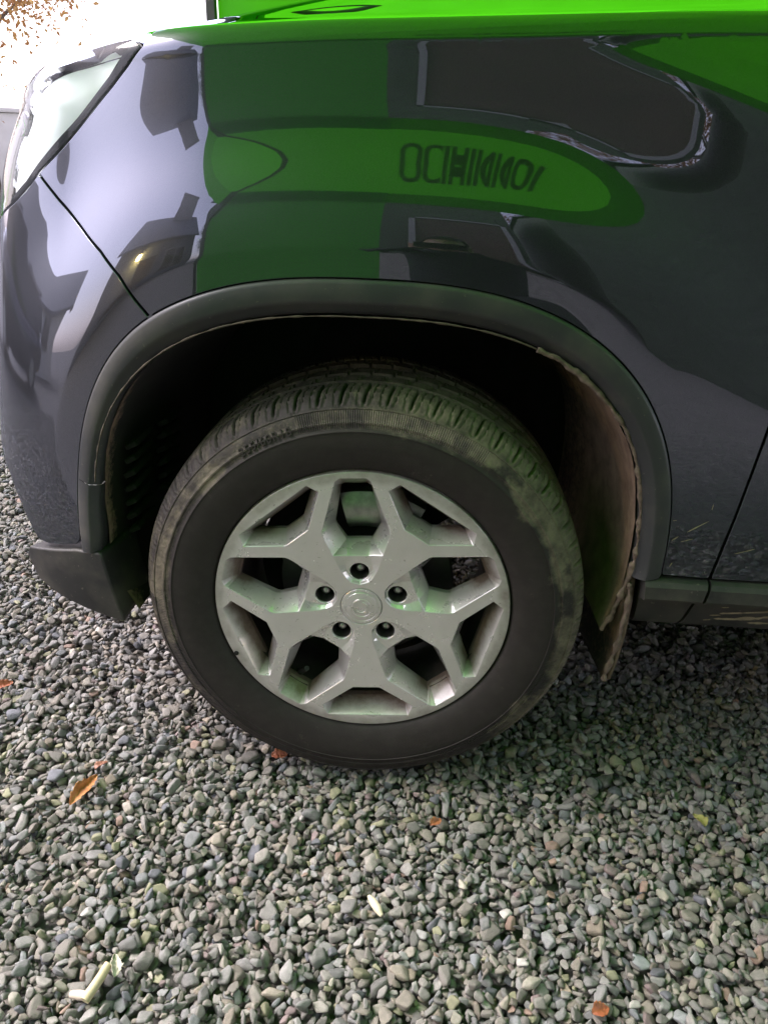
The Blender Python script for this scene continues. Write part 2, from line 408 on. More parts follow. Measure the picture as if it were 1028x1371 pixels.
def panel(name, poly, mat, parent, gap=.0030, step=.010, thick=.014, extra=None, push=0.0, roll=.0011):
    """a sheet of bodywork cut from the surface P along the outline poly (t, v), its edges rolled inwards"""
    poly = inset(resample(poly, .007), gap)
    A = np.array(poly)
    xs = np.arange(A[:, 0].min(), A[:, 0].max(), step); zs = np.arange(A[:, 1].min(), A[:, 1].max(), step)
    gx, gz = [a.ravel() for a in np.meshgrid(xs, zs)]
    gx = gx + .31 * step * ((np.arange(len(gx)) // len(xs)) % 2)
    if extra is not None:
        ex = np.array(extra)
        k = np.ones(len(gx), bool)
        for i in range(0, len(gx), 2000):
            dd = np.hypot(gx[i:i + 2000, None] - ex[None, :, 0], gz[i:i + 2000, None] - ex[None, :, 1]).min(1); k[i:i + 2000] = dd > .0045
        gx = np.concatenate([gx[k], ex[:, 0]]); gz = np.concatenate([gz[k], ex[:, 1]])
    k = pip(gx, gz, poly); gx, gz = gx[k], gz[k]
    k = segdist(gx, gz, resample(poly, .02)[::1]) > .0035; gx, gz = gx[k], gz[k]
    nb = len(poly)
    pts = [Vector(p) for p in poly] + [Vector(p) for p in zip(gx, gz)]
    vv, _, ff, *_r = delaunay_2d_cdt(pts, [(i, (i + 1) % nb) for i in range(nb)], [], 0, 1e-6)
    T = np.array([v[:] for v in vv]); Fa = np.array([f for f in ff])
    cen = T[Fa].mean(1); k = pip(cen[:, 0], cen[:, 1], poly); Fa = Fa[k]
    V = P(T[:, 0], T[:, 1]); Nn = PN(T[:, 0], T[:, 1])
    V = V + Nn * push
    tri = V[Fa]; fn = np.cross(tri[:, 1] - tri[:, 0], tri[:, 2] - tri[:, 0]); flip = (fn * Nn[Fa[:, 0]]).sum(1) < 0
    Fa[flip] = Fa[flip][:, ::-1]
    # rolled edge
    B = np.array(poly); Vb = P(B[:, 0], B[:, 1]); Nb = PN(B[:, 0], B[:, 1]); Vb = Vb + Nb * push
    tg = np.roll(Vb, -1, 0) - np.roll(Vb, 1, 0); tg /= np.linalg.norm(tg, axis=1, keepdims=True)
    outw = np.cross(tg, Nb)
    n0 = len(V); rings = []; rn = []
    idx0 = [int(np.argmin(((T - b) ** 2).sum(1))) for b in B]
    for a in (0, 35, 70, 90):
        s, c = math.sin(R_(a)), math.cos(R_(a))
        rings.append(Vb + outw * (roll * s) - Nb * (roll * (1 - c))); rn.append(outw * s + Nb * c)
    rings.append(rings[-1] - Nb * thick); rn.append(outw)
    V = np.concatenate([V] + rings); Nn = np.concatenate([Nn] + rn)
    F = [tuple(f) for f in Fa]
    for r in range(4):
        for i in range(nb):
            j = (i + 1) % nb; a = n0 + r * nb
            F.append((a + i, a + nb + i, a + nb + j, a + j))
    return mobj(name, V, F, mat, parent, normals=Nn)
def arch_curve(k0, k1, n, k=1.0):
    return [tuple(arch_pt(k, a)) for a in np.linspace(k0, k1, n)]

car = empty('parked_car', (0, 0, 0))
tag(car, 'dark grey SUV with muddy tyre and silver alloy wheel parked on gravel', 'car')

GAPX = [(.529, .361), (.544, .462), (.560, .574), (.576, .709), (.590, .85), (.602, 1.0), (.616, 1.17)]
_a_seam = math.pi - math.atan2(((.820 - AC) / AZ) ** (AN / 2), (.309 / AX) ** (AN / 2))
SEAM = [(-.311, .818), (-.337, .848), (-.359, .877), (-.394, .907), (-.443, .935), (-.509, .969), (-.567, 1.004)]
HEAD = [(-.567, 1.004), (-.520, 1.030), (-.474, 1.059), (-.424, 1.090), (-.377, 1.119), (-.344, 1.143), (-.317, 1.167), (-.300, 1.198)]
topl = lambda t, e: (t, float(zcrest(t)) + RC * e)
crease_pts = [tuple(arch_pt(1 + d / .445, a)) for d in np.concatenate([[.008, .016, .024, .032], np.arange(.037, .0535, .0016), [.058, .064, .070]]) for a in np.linspace(.05, math.pi - .05, 190)]
crest_pts = [topl(t, e) for e in np.arange(0, 1.3, .12) for t in np.arange(-.32, .64, .012)]
fender_poly = [(.543, .462), *GAPX[2:], topl(.618, .6), topl(.62, 1.25)] + [topl(t, 1.25) for t in np.linspace(.58, -.27, 18)] + HEAD[::-1] + SEAM[::-1][1:] + arch_curve(_a_seam, .001, 90) + [(.470, .464)]
fender = panel('front_wing', fender_poly, paint, car, extra=crease_pts + crest_pts)
BUMP_LOW = [(-.4665, .470), (-.470, .452), (-.478, .443), (-.500, .437), (-.545, .427), (-.575, .427), (-.618, .475), (-.666, .515), (-.726, .540), (-.85, .565), (-1.1, .60), (-1.85, .60)]
HEADLOW = [(-1.10, .92), (-.95, .915), (-.80, .920), (-.71, .941), (-.646, .961), (-.605, .979)]
bumper_poly = SEAM + HEADLOW[::-1] + [(-1.85, .90)] + BUMP_LOW[::-1] + arch_curve(math.pi - .001, _a_seam, 50)
panel('bumper', bumper_poly, paint, car, extra=[p for p in crease_pts if p[0] < -.3])
# backing behind the panel gaps
bk = []
_hl = sorted(HEAD + HEADLOW)
for t in np.linspace(-.75, .75, 84):
    zc_ = float(zcrest(t)); lo = .47; hi = zc_ + RC * 1.3 if t > -.30 else float(np.interp(t, [q[0] for q in _hl], [q[1] for q in _hl])) - .002
    if abs(t) < AX: lo = max(lo, AC + AZ * (1 - (abs(t) / AX) ** AN) ** (1 / AN) - .02)
    bk.append([P(t, v) - PN(t, v) * .013 for v in np.linspace(min(max(lo, .70 if t < -.6 else .47), hi - .02), hi, 24)])
bk = np.array(bk); Vb, Fb = grid(bk)
mobj('inner_panel', Vb, Fb, black_gap, car)

# ---- headlight
lens_m = M('lamp_lens'); tr = lens_m.n('BsdfTransparent'); gl = lens_m.n('BsdfGlossy'); gl.inputs['Roughness'].default_value = .02
tr.inputs[0].default_value = (.93, .96, .97, 1)
fr = lens_m.n('Fresnel'); fr.inputs[0].default_value = 1.28; ms = lens_m.n('MixShader')
lens_m.l(fr.outputs[0], ms.inputs[0]).l(tr.outputs[0], ms.inputs[1]).l(gl.outputs[0], ms.inputs[2]).l(ms.outputs[0], lens_m.out.inputs[0])
chrome = simple('lamp_chrome', (.80, .82, .84), .16, .85)
pearl = simple('lamp_reflector', (.88, .90, .91), .6)
bezel = simple('lamp_bezel', (.006, .005, .012), .6)
hl = empty('headlight', (0, 0, 0), parent=car)
head_poly = HEAD[:-1] + [topl(t, .95) for t in np.linspace(-.335, -1.04, 30)] + HEADLOW
panel('lens', head_poly, lens_m.m, hl, gap=.003, step=.012, thick=.02)
def inner(poly, depth, name, mat, step=.02):
    o = panel(name, poly, mat, hl, gap=.004, step=step, thick=.002, push=-depth); return o
inner(head_poly, .022, 'reflector', pearl)
_he = [p for p in HEAD[:-1]] + []
edge = [(-.317, 1.167), (-.377, 1.119), (-.474, 1.059), (-.567, 1.004), (-.605, .979), (-.646, .961), (-.71, .941), (-.80, .920)]
bz = []
for i, (t, v) in enumerate(resample(edge + edge[::-1], .01)[:int(len(resample(edge + edge[::-1], .01)) / 2) + 1]):
    row = []
    for wdt, dep in ((.002, .003), (.010, .004), (.019, .006), (.021, .012), (.024, .021)):
        q = P(t - wdt * .72, v + wdt * .69); nn = PN(t, v); row.append(q - nn * dep)
    bz.append(row)
Vb, Fb = grid(np.array(bz)); mobj('bezel', Vb, Fb, bezel, hl)
for tt, vv_, rr in ((-.84, 1.02, .045), (-.97, 1.01, .045)):
    c = P(tt, vv_); nn = PN(tt, vv_); nn = nn / np.linalg.norm(nn); ax = Vector(nn).to_track_quat('Z', 'Y').to_matrix()
    A = []
    for k in range(28):
        a = 2 * math.pi * k / 28; A.append([np.array(c) + np.array(ax @ Vector((r_ * math.cos(a), r_ * math.sin(a), d_))) for r_, d_ in ((rr, -.05), (rr, -.025), (rr * .92, -.018), (rr * .85, -.022), (rr * .7, -.04), (rr * .4, -.03), (.001, -.024))])
    Vb, Fb = grid(np.array(A), True); mobj('projector', Vb, Fb, chrome, hl)
# ---- bonnet
bon = []
for t in np.concatenate([np.linspace(.62, -.30, 48), np.linspace(-.32, -1.05, 30)]):
    e = P(t, float(zcrest(t)) + RC * (1.25 if t > -.31 else 1.05) + .004); xe = e[0]
    row = []; hgt = .006 + .066 * float(sstep(-.50, .05, t))
    for s in np.concatenate([[0], np.linspace(.008, 1, 26) ** 1.3]):
        y = e[1] + (.96 - e[1]) * s; d_ = y - e[1]
        z = e[2] + hgt * (1 - math.exp(-(d_ / .13) ** 1.4)) + .02 * min(1, d_) + .0
        if s == 0: z -= .012
        x = xe + (min(xe, -.30 - (-.30 - xe) * (1 + .10 * s)) - xe) * s
        row.append((x, y, z))
    row += [(x, 1.92 - y, z) for x, y, z in row[::-1][1:]]
    bon.append(row)
Vb, Fb = grid(np.array(bon)); mobj('bonnet', Vb, Fb, paint, car)

# ---- doors, rear quarter, cabin (mostly out of the picture)
def clip_belt(x0, x1, v=1.205): return [(x, v) for x in np.linspace(x0, x1, 6)]
door_poly = [(.544, .462), *GAPX[2:], (.618, 1.205)] + clip_belt(.7, 1.62) + [(1.64, .462)]
panel('front_door', door_poly, paint, car, step=.03)
panel('rear_door', [(1.64, .462), (1.62, 1.205)] + clip_belt(1.7, 2.5) + [(2.52, 1.0), (2.40, .72), (2.36, .462)], paint, car, step=.04)
quarter = [(2.36, .462), (2.40, .72), (2.52, 1.0), (2.5, 1.205)] + clip_belt(2.7, 3.7) + [(3.72, .45), (3.33, .45)] + [(2.86 + x, z) for x, z in arch_curve(.001, math.pi - .001, 40)]
panel('rear_wing', quarter, paint, car, step=.04)
def quad(name, pts, mat, th=.02):
    n = len(pts); A = [Vector(p) for p in pts]; nn = (A[1] - A[0]).cross(A[2] - A[0]).normalized() * th
    V = A + [a + nn for a in A]; F = [tuple(range(n)), tuple(range(2 * n - 1, n - 1, -1))] + [(i, i + n, (i + 1) % n + n, (i + 1) % n) for i in range(n)]
    bm = bmesh.new(); vs_ = [bm.verts.new(v) for v in V]
    for f in F: bm.faces.new([vs_[i] for i in f])
    bmesh.ops.recalc_face_normals(bm, faces=bm.faces); return bobj(name, bm, mat, car)
for s in (0, 1):
    m_ = lambda p: (p[0], p[1] if not s else 1.92 - p[1], p[2])
    quad('side_window', [m_(p) for p in ((.86, .045, 1.215), (3.45, .045, 1.215), (3.2, .21, 1.70), (1.42, .21, 1.70))], glass_dark)
    quad('door_pillar', [m_(p) for p in ((1.60, .038, 1.214), (1.70, .038, 1.214), (1.72, .205, 1.702), (1.62, .205, 1.702))], trim_plastic, .012)
quad('windscreen', [(.70, .14, 1.262), (1.40, .26, 1.735), (1.40, 1.66, 1.735), (.70, 1.78, 1.262)], glass_dark)
quad('roof', [(1.36, .20, 1.715), (3.3, .20, 1.715), (3.3, 1.72, 1.715), (1.36, 1.72, 1.715)], paint, .05)
quad('rear_end', [(3.72, .06, .45), (3.72, 1.86, .45), (3.70, 1.86, 1.21), (3.70, .06, 1.21)], paint)
quad('rear_window', [(3.68, .1, 1.22), (3.25, .25, 1.70), (3.25, 1.67, 1.70), (3.68, 1.82, 1.22)], glass_dark)
quad('scuttle', [(.60, .06, 1.20), (.76, .14, 1.255), (.76, 1.78, 1.255), (.60, 1.86, 1.20)], trim_plastic)
quad('tank_panel', [(-.45, .55, .30), (3.6, .55, .30), (3.6, 1.37, .30), (-.45, 1.37, .30)], under_mat, .05)
quad('floor_pan', [(.47, .06, .345), (2.38, .06, .345), (2.38, 1.86, .345), (.47, 1.86, .345)], under_mat, .05)
gr = []
for t in np.linspace(-1.06, -1.92, 20): gr.append([P(t, v) - PN(t, v) * .02 for v in np.linspace(.70, 1.13, 12)])
Vb, Fb = grid(np.array(gr)); mobj('grille', Vb, Fb, trim_plastic, car)
lv = []
for t in np.linspace(-.60, -1.92, 40): lv.append([P(t, v) - PN(t, v) * (.16 + .05 * (v < .5)) for v in np.linspace(.36, .72, 8)])
Vb, Fb = grid(np.array(lv)); mobj('lower_grille', Vb, Fb, trim_plastic, car)

# ---- wheel arch trim
IX, IZ = .430, .373
PROF = [(0, -.007), (0, .0015), (.05, .0045), (.12, .0060), (.35, .0078), (.56, .0086), (.63, .0078), (.70, .0052), (.88, -.0015), (.95, -.0045), (1.0, -.0095), (1.0, -.018), (.985, -.05), (.97, -.075)]
def arch_trim(name, rows, mat):
    """rows: list of ((xo, zo), (xi, zi))"""
    A = []
    for (o, i) in rows:
        row = []
        for s, h in PROF:
            t = o[0] + (i[0] - o[0]) * s; z = o[1] + (i[1] - o[1]) * s
            q = P(t, z); q = q + np.array([0, -h, 0]); row.append(q)
        A.append(row)
    V, F = grid(np.array(A)); o = mobj(name, V, F, mat, car, sharp=50); return o
arc = [(arch_pt(1, a), arch_pt(1, a, IX, IZ)) for a in np.linspace(0.0, math.pi, 150)]
right_leg = [((.466, .462), (.427, .455))]
left = [((-.4675, z), (-.430 - .004 * (.467 - z) / .03, z)) for z in np.linspace(.462, .437, 4)]
k_split = int(150 * .955)
arch_trim('wing_arch_trim', right_leg + arc[:k_split], trim_plastic)
o_ = [(tuple(np.array(a) * 1.0), b) for a, b in arc[k_split:]]
o_[0] = (tuple(arch_pt(1, math.pi * (k_split - .93) / 149)), tuple(arch_pt(1, math.pi * (k_split - .93) / 149, IX, IZ)))
arch_trim('bumper_arch_trim', o_ + left, trim_plastic)
# ---- lower corner of the bumper, black plastic
val_poly = [(-.432, .4355), (-.478, .4330), (-.541, .4180), (-.598, .4040), (-.610, .388), (-.592, .348), (-.552, .335), (-.510, .327), (-.460, .317), (-.412, .307)]
panel('bumper_corner', val_poly, sill_plastic, car, gap=.0005, thick=.10, push=.006, roll=.004)
# ---- wheel arch liner
lp = [(-.392, .31), (-.415, .36), (-.430, .42)] + [tuple(arch_pt(.992, a, IX, IZ)) for a in np.linspace(math.pi, 0, 110)] + [(.424, .42), (.413, .37), (.402, .33)]
lp = np.array(lp); A = []
for (x, z) in lp:
    row = []
    for y in (.035, .05, .08, .12, .17, .22, .28, .34, .40, .46, .50):
        k = 1 - .10 * sstep(.03, .5, y)
        row.append((x * k, y, .46 + (z - .46) * (k if z > .46 else 1)))
    A.append(row)
A = np.array(A); A += .004 * (np.stack([fbm(A, 30, 5), fbm(A, 30, 9), fbm(A, 30, 12)], -1) - .5)
V, F = grid(A); ln = mobj('wheel_arch_liner', V, F, liner_mat, car)
mud = np.clip(.95 * sstep(.20, .42, V[:, 0]) * (1 - .45 * sstep(.1, .45, V[:, 1])) * (1 - .35 * sstep(.68, .80, V[:, 2])), 0, 1) + .48 * sstep(-.3, -.4, V[:, 0]) * (1 - sstep(.03, .12, V[:, 1])) + .22 * (1 - sstep(.03, .07, V[:, 1]))
attr(ln, 'mud', mud)
bw = np.array([[(x * .9, .495, .46 + (z - .46) * .9) if z > .46 else (x * .9, .495, z) for x, z in lp], [(0 * x, .50, .45) for x, z in lp]])
V, F = grid(bw); iw = mobj('inner_wall', V, F, under_mat, car)
for col, y in ((0, .13), (1, .25)):
    for k in range(7):
        z = .44 + .026 * k; x = -float(np.interp(z, [.40, .467, .55, .62, .66], [.415, .419, .414, .402, .390])) * (1 - .10 * float(sstep(.03, .5, y)))
        boxobj('vent_slat', (x + .006, y, z), (.022, .085, .009), liner_mat if 0 else under_mat, car, Matrix.Rotation(R_(-28), 3, 'Y'), .002)
# ---- caked mud along the rear edge of the arch
def crust(name, path, rad, seed, mat):
    pts = [Vector(p) for p in path]; fine = []
    for a, b in zip(pts, pts[1:]):
        n = max(2, int((b - a).length / .002)); fine += [a + (b - a) * k / n for k in range(n)]
    V, F = tube(fine, rad, 10); V = np.array(V); c = np.repeat(np.array([f[:] for f in fine]), 10, 0)
    d = V - c; k = .45 + 2.6 * np.clip(fbm(V, 75, seed, 4) - .30, 0, 1) * (.3 + 1.2 * fbm(V, 14, seed + 3, 2)); V = c + d * k[:, None]
    o = mobj(name, V, F, mat, car); attr(o, 'mud', np.full(len(V), .9)); return o
crust_mat = make_mudded('mud_crust', (.06, .04, .03), (.085, .062, .050), (.23, .17, .135), scale=220).m
dirt_mat = make_mudded('dirt_edge', (.02, .018, .015), (.045, .036, .028), (.10, .075, .055), scale=160).m
cpath = []
for a in np.linspace(R_(62), 0, 60):
    x, z = arch_pt(.998, a, IX, IZ); cpath.append((x, .012, z))
cpath += [(.424, .014, .44), (.418, .018, .40), (.411, .025, .365), (.402, .03, .335)]
crust('mud_crust', cpath, .0042, 3, crust_mat)
cp2 = []
for a in np.linspace(R_(170), R_(62), 90):
    x, z = arch_pt(1.0, a, IX, IZ); cp2.append((x, .006, z))
crust('dirt_edge', cp2, .0013, 8, dirt_mat)
# ---- mud flap
mf = []
for z, xo, yo, xi, yi in ((.455, .432, .012, .425, .26), (.40, .434, .014, .424, .262), (.34, .433, .018, .420, .263), (.28, .428, .022, .414, .262), (.235, .422, .028, .409, .258), (.222, .420, .045, .409, .24)):
    mf.append([(xo + (xi - xo) * s + .004 * math.sin(s * 3 + z * 9), yo + (yi - yo) * s, z) for s in np.linspace(0, 1, 16)])
mf = np.array(mf); V, F = grid(mf); fl = mobj('mud_flap', V, F, flap_mat, car)
attr(fl, 'mud', np.clip(.75 * sstep(.26, .42, V[:, 2]) + .35 + .3 * (1 - sstep(.02, .06, V[:, 1])), 0, 1))
sdm = fl.modifiers.new('thickness', 'SOLIDIFY'); sdm.thickness = .007; sdm.offset = 1
crust('flap_mud', [(.430, .008, .44), (.431, .011, .39), (.430, .015, .33), (.424, .02, .275), (.419, .026, .236)], .0045, 21, crust_mat)
# ---- sill
def extrude_x(name, prof, x0, x1, mat, sl0=0, sl1=0, n=8):
    zt = prof[0][1]; A = []
    for s in np.linspace(0, 1, n):
        A.append([(x0 + (x1 - x0) * s + (sl0 * (1 - s) + sl1 * s) * (zt - z), y, z) for y, z in prof])
    V, F = grid(np.array(A)); n_ = len(prof)
    F = list(F) + [tuple(range(n_ - 1, -1, -1)), tuple(range((n - 1) * n_, n * n_))]
    return mobj(name, V, F, mat, car, sharp=25)
sp = [(.03, .4605), (-.006, .4600), (-.013, .4570), (-.018, .4500), (-.0195, .4300), (-.0170, .4255), (.004, .4180), (.010, .4100), (.022, .3700), (.032, .3560), (.075, .3480), (.09, .40)]
extrude_x('wing_sill', sp, .444, .541, sill_plastic, 0.06, -.18)
sill = extrude_x('sill', sp, .546, 2.36, sill_plastic, -.18, 0)
mudsplash = make_mudded('splash', (.05, .045, .035), (.17, .14, .09), (.30, .25, .17)).m
r9 = np.random.default_rng(12)
def splash(t, z, L, ang, wd, surf='sill'):
    n = 9; V = []; F = []
    for k in range(n):
        s = k / (n - 1) - .5; ww = wd * (1 - (2 * s) ** 2) ** .5 * (.55 + .9 * r9.random()) + .0002
        for q in (-1, 1):
            x = t + s * L * math.cos(ang) - q * ww * math.sin(ang); zz = z + s * L * math.sin(ang) + q * ww * math.cos(ang)
            if surf == 'sill': y = float(np.interp(zz, [.356, .37, .41, .418, .4255, .43, .45], [.032, .022, .010, .004, -.017, -.0195, -.018])) - .0006; V.append((x, y, zz))
            else:
                p_ = P(x, zz) + PN(x, zz) * .0005; V.append(tuple(p_))
    F = [(2 * k, 2 * k + 2, 2 * k + 3, 2 * k + 1) for k in range(n - 1)]
    o = mobj('mud_splash', V, F, mudsplash, car); attr(o, 'mud', np.full(len(V), .8))
for t, z, L, a, wd in ((.60, .393, .04, .12, .002), (.635, .398, .05, .15, .0022), (.628, .383, .045, .10, .003), (.655, .402, .03, .12, .0016), (.60, .379, .05, .05, .0026), (.575, .386, .018, .1, .001), (.585, .405, .012, .1, .0008), (.67, .39, .05, .1, .003), (.65, .374, .04, .05, .002), (.72, .395, .06, .1, .003), (.565, .374, .012, .2, .001)):
    splash(t, z, L, a, wd)
for t, z, L, a, wd in ((.508, .552, .036, .62, .0008), (.478, .530, .012, .7, .0007), (.496, .528, .018, .35, .0005), (.585, .515, .03, .35, .0006), (.523, .585, .010, 1.5, .0005), (.480, .485, .008, 1.2, .0006), (.472, .56, .006, .2, .0007)):
    splash(t, z, L, a, wd, 'body')

# ================================================================ WHEEL
HUBZ = .365
silver = M('alloy_silver')
_n = silver.noise(14, 6, .65); _n2 = silver.noise(120, 4, .6); _a = silver.attr('dirt')
_k = silver.math('ADD', silver.math('MULTIPLY', _a, .95), silver.math('MULTIPLY', silver.math('SUBTRACT', _n, .5), 1.1)); _k = silver.ramp(_k, [(.12, (0, 0, 0)), (.80, (1, 1, 1))])
_k = silver.math('MULTIPLY', _k, silver.ramp(_a, [(.0, (.20,) * 3), (.4, (1,) * 3)]))
_sp = silver.ramp(silver.noise(170, 2, .5), [(.70, (0, 0, 0)), (.735, (1, 1, 1))])
_sc = silver.ramp(silver.noise(60, 3, .5, stretch=(1, 1, 7)), [(.69, (0, 0, 0)), (.72, (1, 1, 1))])
_dirt = silver.mix(_n2, (.10, .066, .05), (.22, .17, .14))
_base = silver.mix(_k, silver.ramp(_n, [(.3, (.69, .665, .655)), (.7, (.77, .745, .735))]), _dirt)
_base = silver.mix(silver.math('MULTIPLY', silver.math('MAXIMUM', _sp, silver.math('MULTIPLY', _sc, .6)), .55), _base, (.16, .12, .10))
silver.l(_base, silver.b.inputs['Base Color']); silver.set(Roughness=.36, Coat_Weight=.8, Coat_Roughness=.08)
silver.l(silver.math('MULTIPLY_ADD', _k, -.45), silver.b.inputs['Metallic']); silver.b.inputs['Metallic'].links[0].from_node.inputs[2].default_value = .62
silver.l(silver.math('MULTIPLY_ADD', _k, .4), silver.b.inputs['Roughness']); silver.b.inputs['Roughness'].links[0].from_node.inputs[2].default_value = .27
silver = silver.m
wheel = empty('wheel', (0, 0, HUBZ), parent=car)
def pol(r, a): return (r * math.cos(R_(a)), r * math.sin(R_(a)))
def sym(l, c): return [pol(r, c + a) for r, a in l] + [pol(r, c - a) for r, a in l[::-1] if a != 0]
def make_rim():
    pts = []; dep = []; edges = []; holes = []
    def loop(p2, d, hole=False):
        i0 = len(pts); n = len(p2)
        pts.extend(p2); dep.extend(d if hasattr(d, '__len__') else [d] * n); edges.extend((i0 + i, i0 + (i + 1) % n) for i in range(n))
        if hole: holes.append(p2)
    circ = lambda r, n, cx=0, cy=0: [(cx + r * math.cos(2 * math.pi * k / n), cy + r * math.sin(2 * math.pi * k / n)) for k in range(n)]
    outer = circ(.2440, 240); loop(outer, .0005)
    loop(circ(.2415, 240), 0.)
    dens = lambda p, st=.006: resample(p, st)
    for k in range(5):
        c = 94.2 + 72 * k
        Fo = sym([(.2350, 6.3), (.1530, 20.9), (.1480, 21.6), (.1420, 21.9), (.0760, 23.4), (.0600, 22.0), (.0490, 17.8), (.0425, 0)], c)
        loop(dens(Fo), 0.)
        Ni = sym([(.0960, 10.8), (.0800, 15.8), (.0690, 18.2), (.0580, 17.6), (.0505, 13.6), (.0452, 0)], c); loop(dens(Ni), .0065)
        nc = pol(.0635, c); loop(circ(.0164, 32, *nc), .0065); loop(circ(.0156, 32, *nc), .0085, True)
        Bo = sym([(.2120, 6.3), (.1480, 14.6), (.1420, 14.8), (.1130, 10.6)], c); loop(dens(Bo), .036, True)
        s = c - 36
        So = sym([(.2345, 24.4), (.2378, 22.6), (.2372, 20.2), ], s)
        So = [pol(.1640, s - 8.2), pol(.1640, s + 8.2), pol(.2325, s + 24.0), pol(.2350, s + 23.6), pol(.2374, s + 20.6), pol(.2374, s - 20.6), pol(.2350, s - 23.6), pol(.2325, s - 24.0)]
        loop(dens(So), 0.)
        Sb = [pol(.1775, s - 6.0), pol(.1775, s + 6.0), pol(.2150, s + 16.5), pol(.2150, s - 16.5)]; loop(dens(Sb), .036, True)
    loop(circ(.0352, 64), 0.); loop(circ(.0345, 64), .003, True)
    # inner points on the spoke faces
    gx, gz = [a.ravel() for a in np.meshgrid(np.arange(-.24, .24, .008), np.arange(-.24, .24, .008))]
    k = (np.hypot(gx, gz) < .238); gx, gz = gx[k], gz[k]
    A = np.array(pts); nb = len(pts)
    dmin = np.array([np.hypot(A[:, 0] - x, A[:, 1] - z).min() for x, z in zip(gx, gz)])
    ok = dmin > .0042
    for k in range(5):
        c = 94.2 + 72 * k; s = c - 36
        ok &= ~pip(gx, gz, sym([(.2350, 6.3), (.1480, 21.6), (.0760, 22.6), (.0600, 21.0), (.0440, 0)], c))
        ok &= ~pip(gx, gz, [pol(.1640, s - 8.2), pol(.1640, s + 8.2), pol(.2345, s + 24.3), pol(.2374, s + 20.6), pol(.2374, s - 20.6), pol(.2345, s - 24.3)])
    ok &= np.hypot(gx, gz) > .037
    allp = [Vector(p) for p in pts] + [Vector(p) for p in zip(gx[ok], gz[ok])]
    vv, _, ff, ov, *_ = delaunay_2d_cdt(allp, edges, [], 0, 1e-7)
    D = np.zeros(len(vv))
    for i, o in enumerate(ov):
        if o and o[0] < nb: D[i] = max(dep[q] for q in o if q < nb)
    T = np.array([v[:] for v in vv]); Fa = np.array(ff); cen = T[Fa].mean(1)
    keep = np.hypot(cen[:, 0], cen[:, 1]) < .2441
    for h in holes: keep &= ~pip(cen[:, 0], cen[:, 1], h)
    Fa = Fa[keep]
    r = np.hypot(T[:, 0], T[:, 1])
    dish = .006 * (1 - sstep(.03, .17, r))           # hub area sits a little deeper than the spokes
    V = np.stack([T[:, 0], D + dish, T[:, 1]], 1)
    tri = V[Fa]; fn = np.cross(tri[:, 1] - tri[:, 0], tri[:, 2] - tri[:, 0]); Fa[fn[:, 1] > 0] = Fa[fn[:, 1] > 0][:, ::-1]
    bm = bmesh.new(); bv = [bm.verts.new(v) for v in V]
    for f in Fa:
        try: bm.faces.new([bv[i] for i in f])
        except ValueError: pass
    loose = [v for v in bm.verts if not v.link_faces]; bmesh.ops.delete(bm, geom=loose, context='VERTS')
    # walls of the openings go straight back
    be = [e for e in bm.edges if e.is_boundary]
    ret = bmesh.ops.extrude_edge_only(bm, edges=be)
    for v in [g for g in ret['geom'] if isinstance(g, bmesh.types.BMVert)]:
        rr = math.hypot(v.co.x, v.co.z)
        if rr > .243: v.co.y += .014; v.co.x *= .2465 / rr; v.co.z *= .2465 / rr
        elif rr < .036: v.co.y += .004
        elif rr < .08: v.co.y += .034
        else: v.co.y += .010; v.co.x *= .996; v.co.z *= .996
    o = bobj('rim', bm, silver, wheel, sharp=18)
    bv_ = o.modifiers.new('soft_edges', 'BEVEL'); bv_.width = .0013; bv_.segments = 2; bv_.limit_method = 'ANGLE'; bv_.angle_limit = R_(16); bv_.harden_normals = False
    co = np.array([v.co[:] for v in o.data.vertices]); rr = np.hypot(co[:, 0], co[:, 2])
    dirt = sstep(.008, .030, co[:, 1]) * (.30 + .75 * sstep(.17, .21, rr)) + .42 * sstep(.215, .236, rr) + .08 * fbm(co, 20, 4)
    attr(o, 'dirt', np.clip(dirt, 0, 1)); return o
rim = make_rim()
def revolve(name, prof, mat, parent, n=160, sharp=None, dirt=None):
    A = np.array([[(r * math.cos(2 * math.pi * k / n), y, r * math.sin(2 * math.pi * k / n)) for r, y in prof] for k in range(n)])
    V, F = grid(A, True); o = mobj(name, V, F, mat, parent, sharp=sharp)
    if dirt is not None: attr(o, 'dirt', np.full(len(V), dirt))
    return o
barrel_m = simple('dirty_shaded_barrel', (.035, .030, .027), .7, .3, noise=.4, nscale=30)  # dirty barrel, with the shade inside the wheel openings put into its colour
revolve('barrel', [(.2140, .030), (.2110, .060), (.2060, .072), (.2040, .10), (.2030, .19), (.214, .215), (.2420, .225), (.2430, .235)], barrel_m, wheel)
cap = revolve('centre_cap', [(.0344, .0078), (.0338, .0060), (.0325, .0052), (.0300, .0052), (.0280, .0046), (.0274, .0052), (.0268, .0044), (.0180, .0030), (.0175, .0036), (.0165, .0036), (.0160, .0029), (.0001, .0024)], silver, wheel, n=64, sharp=30, dirt=.12)
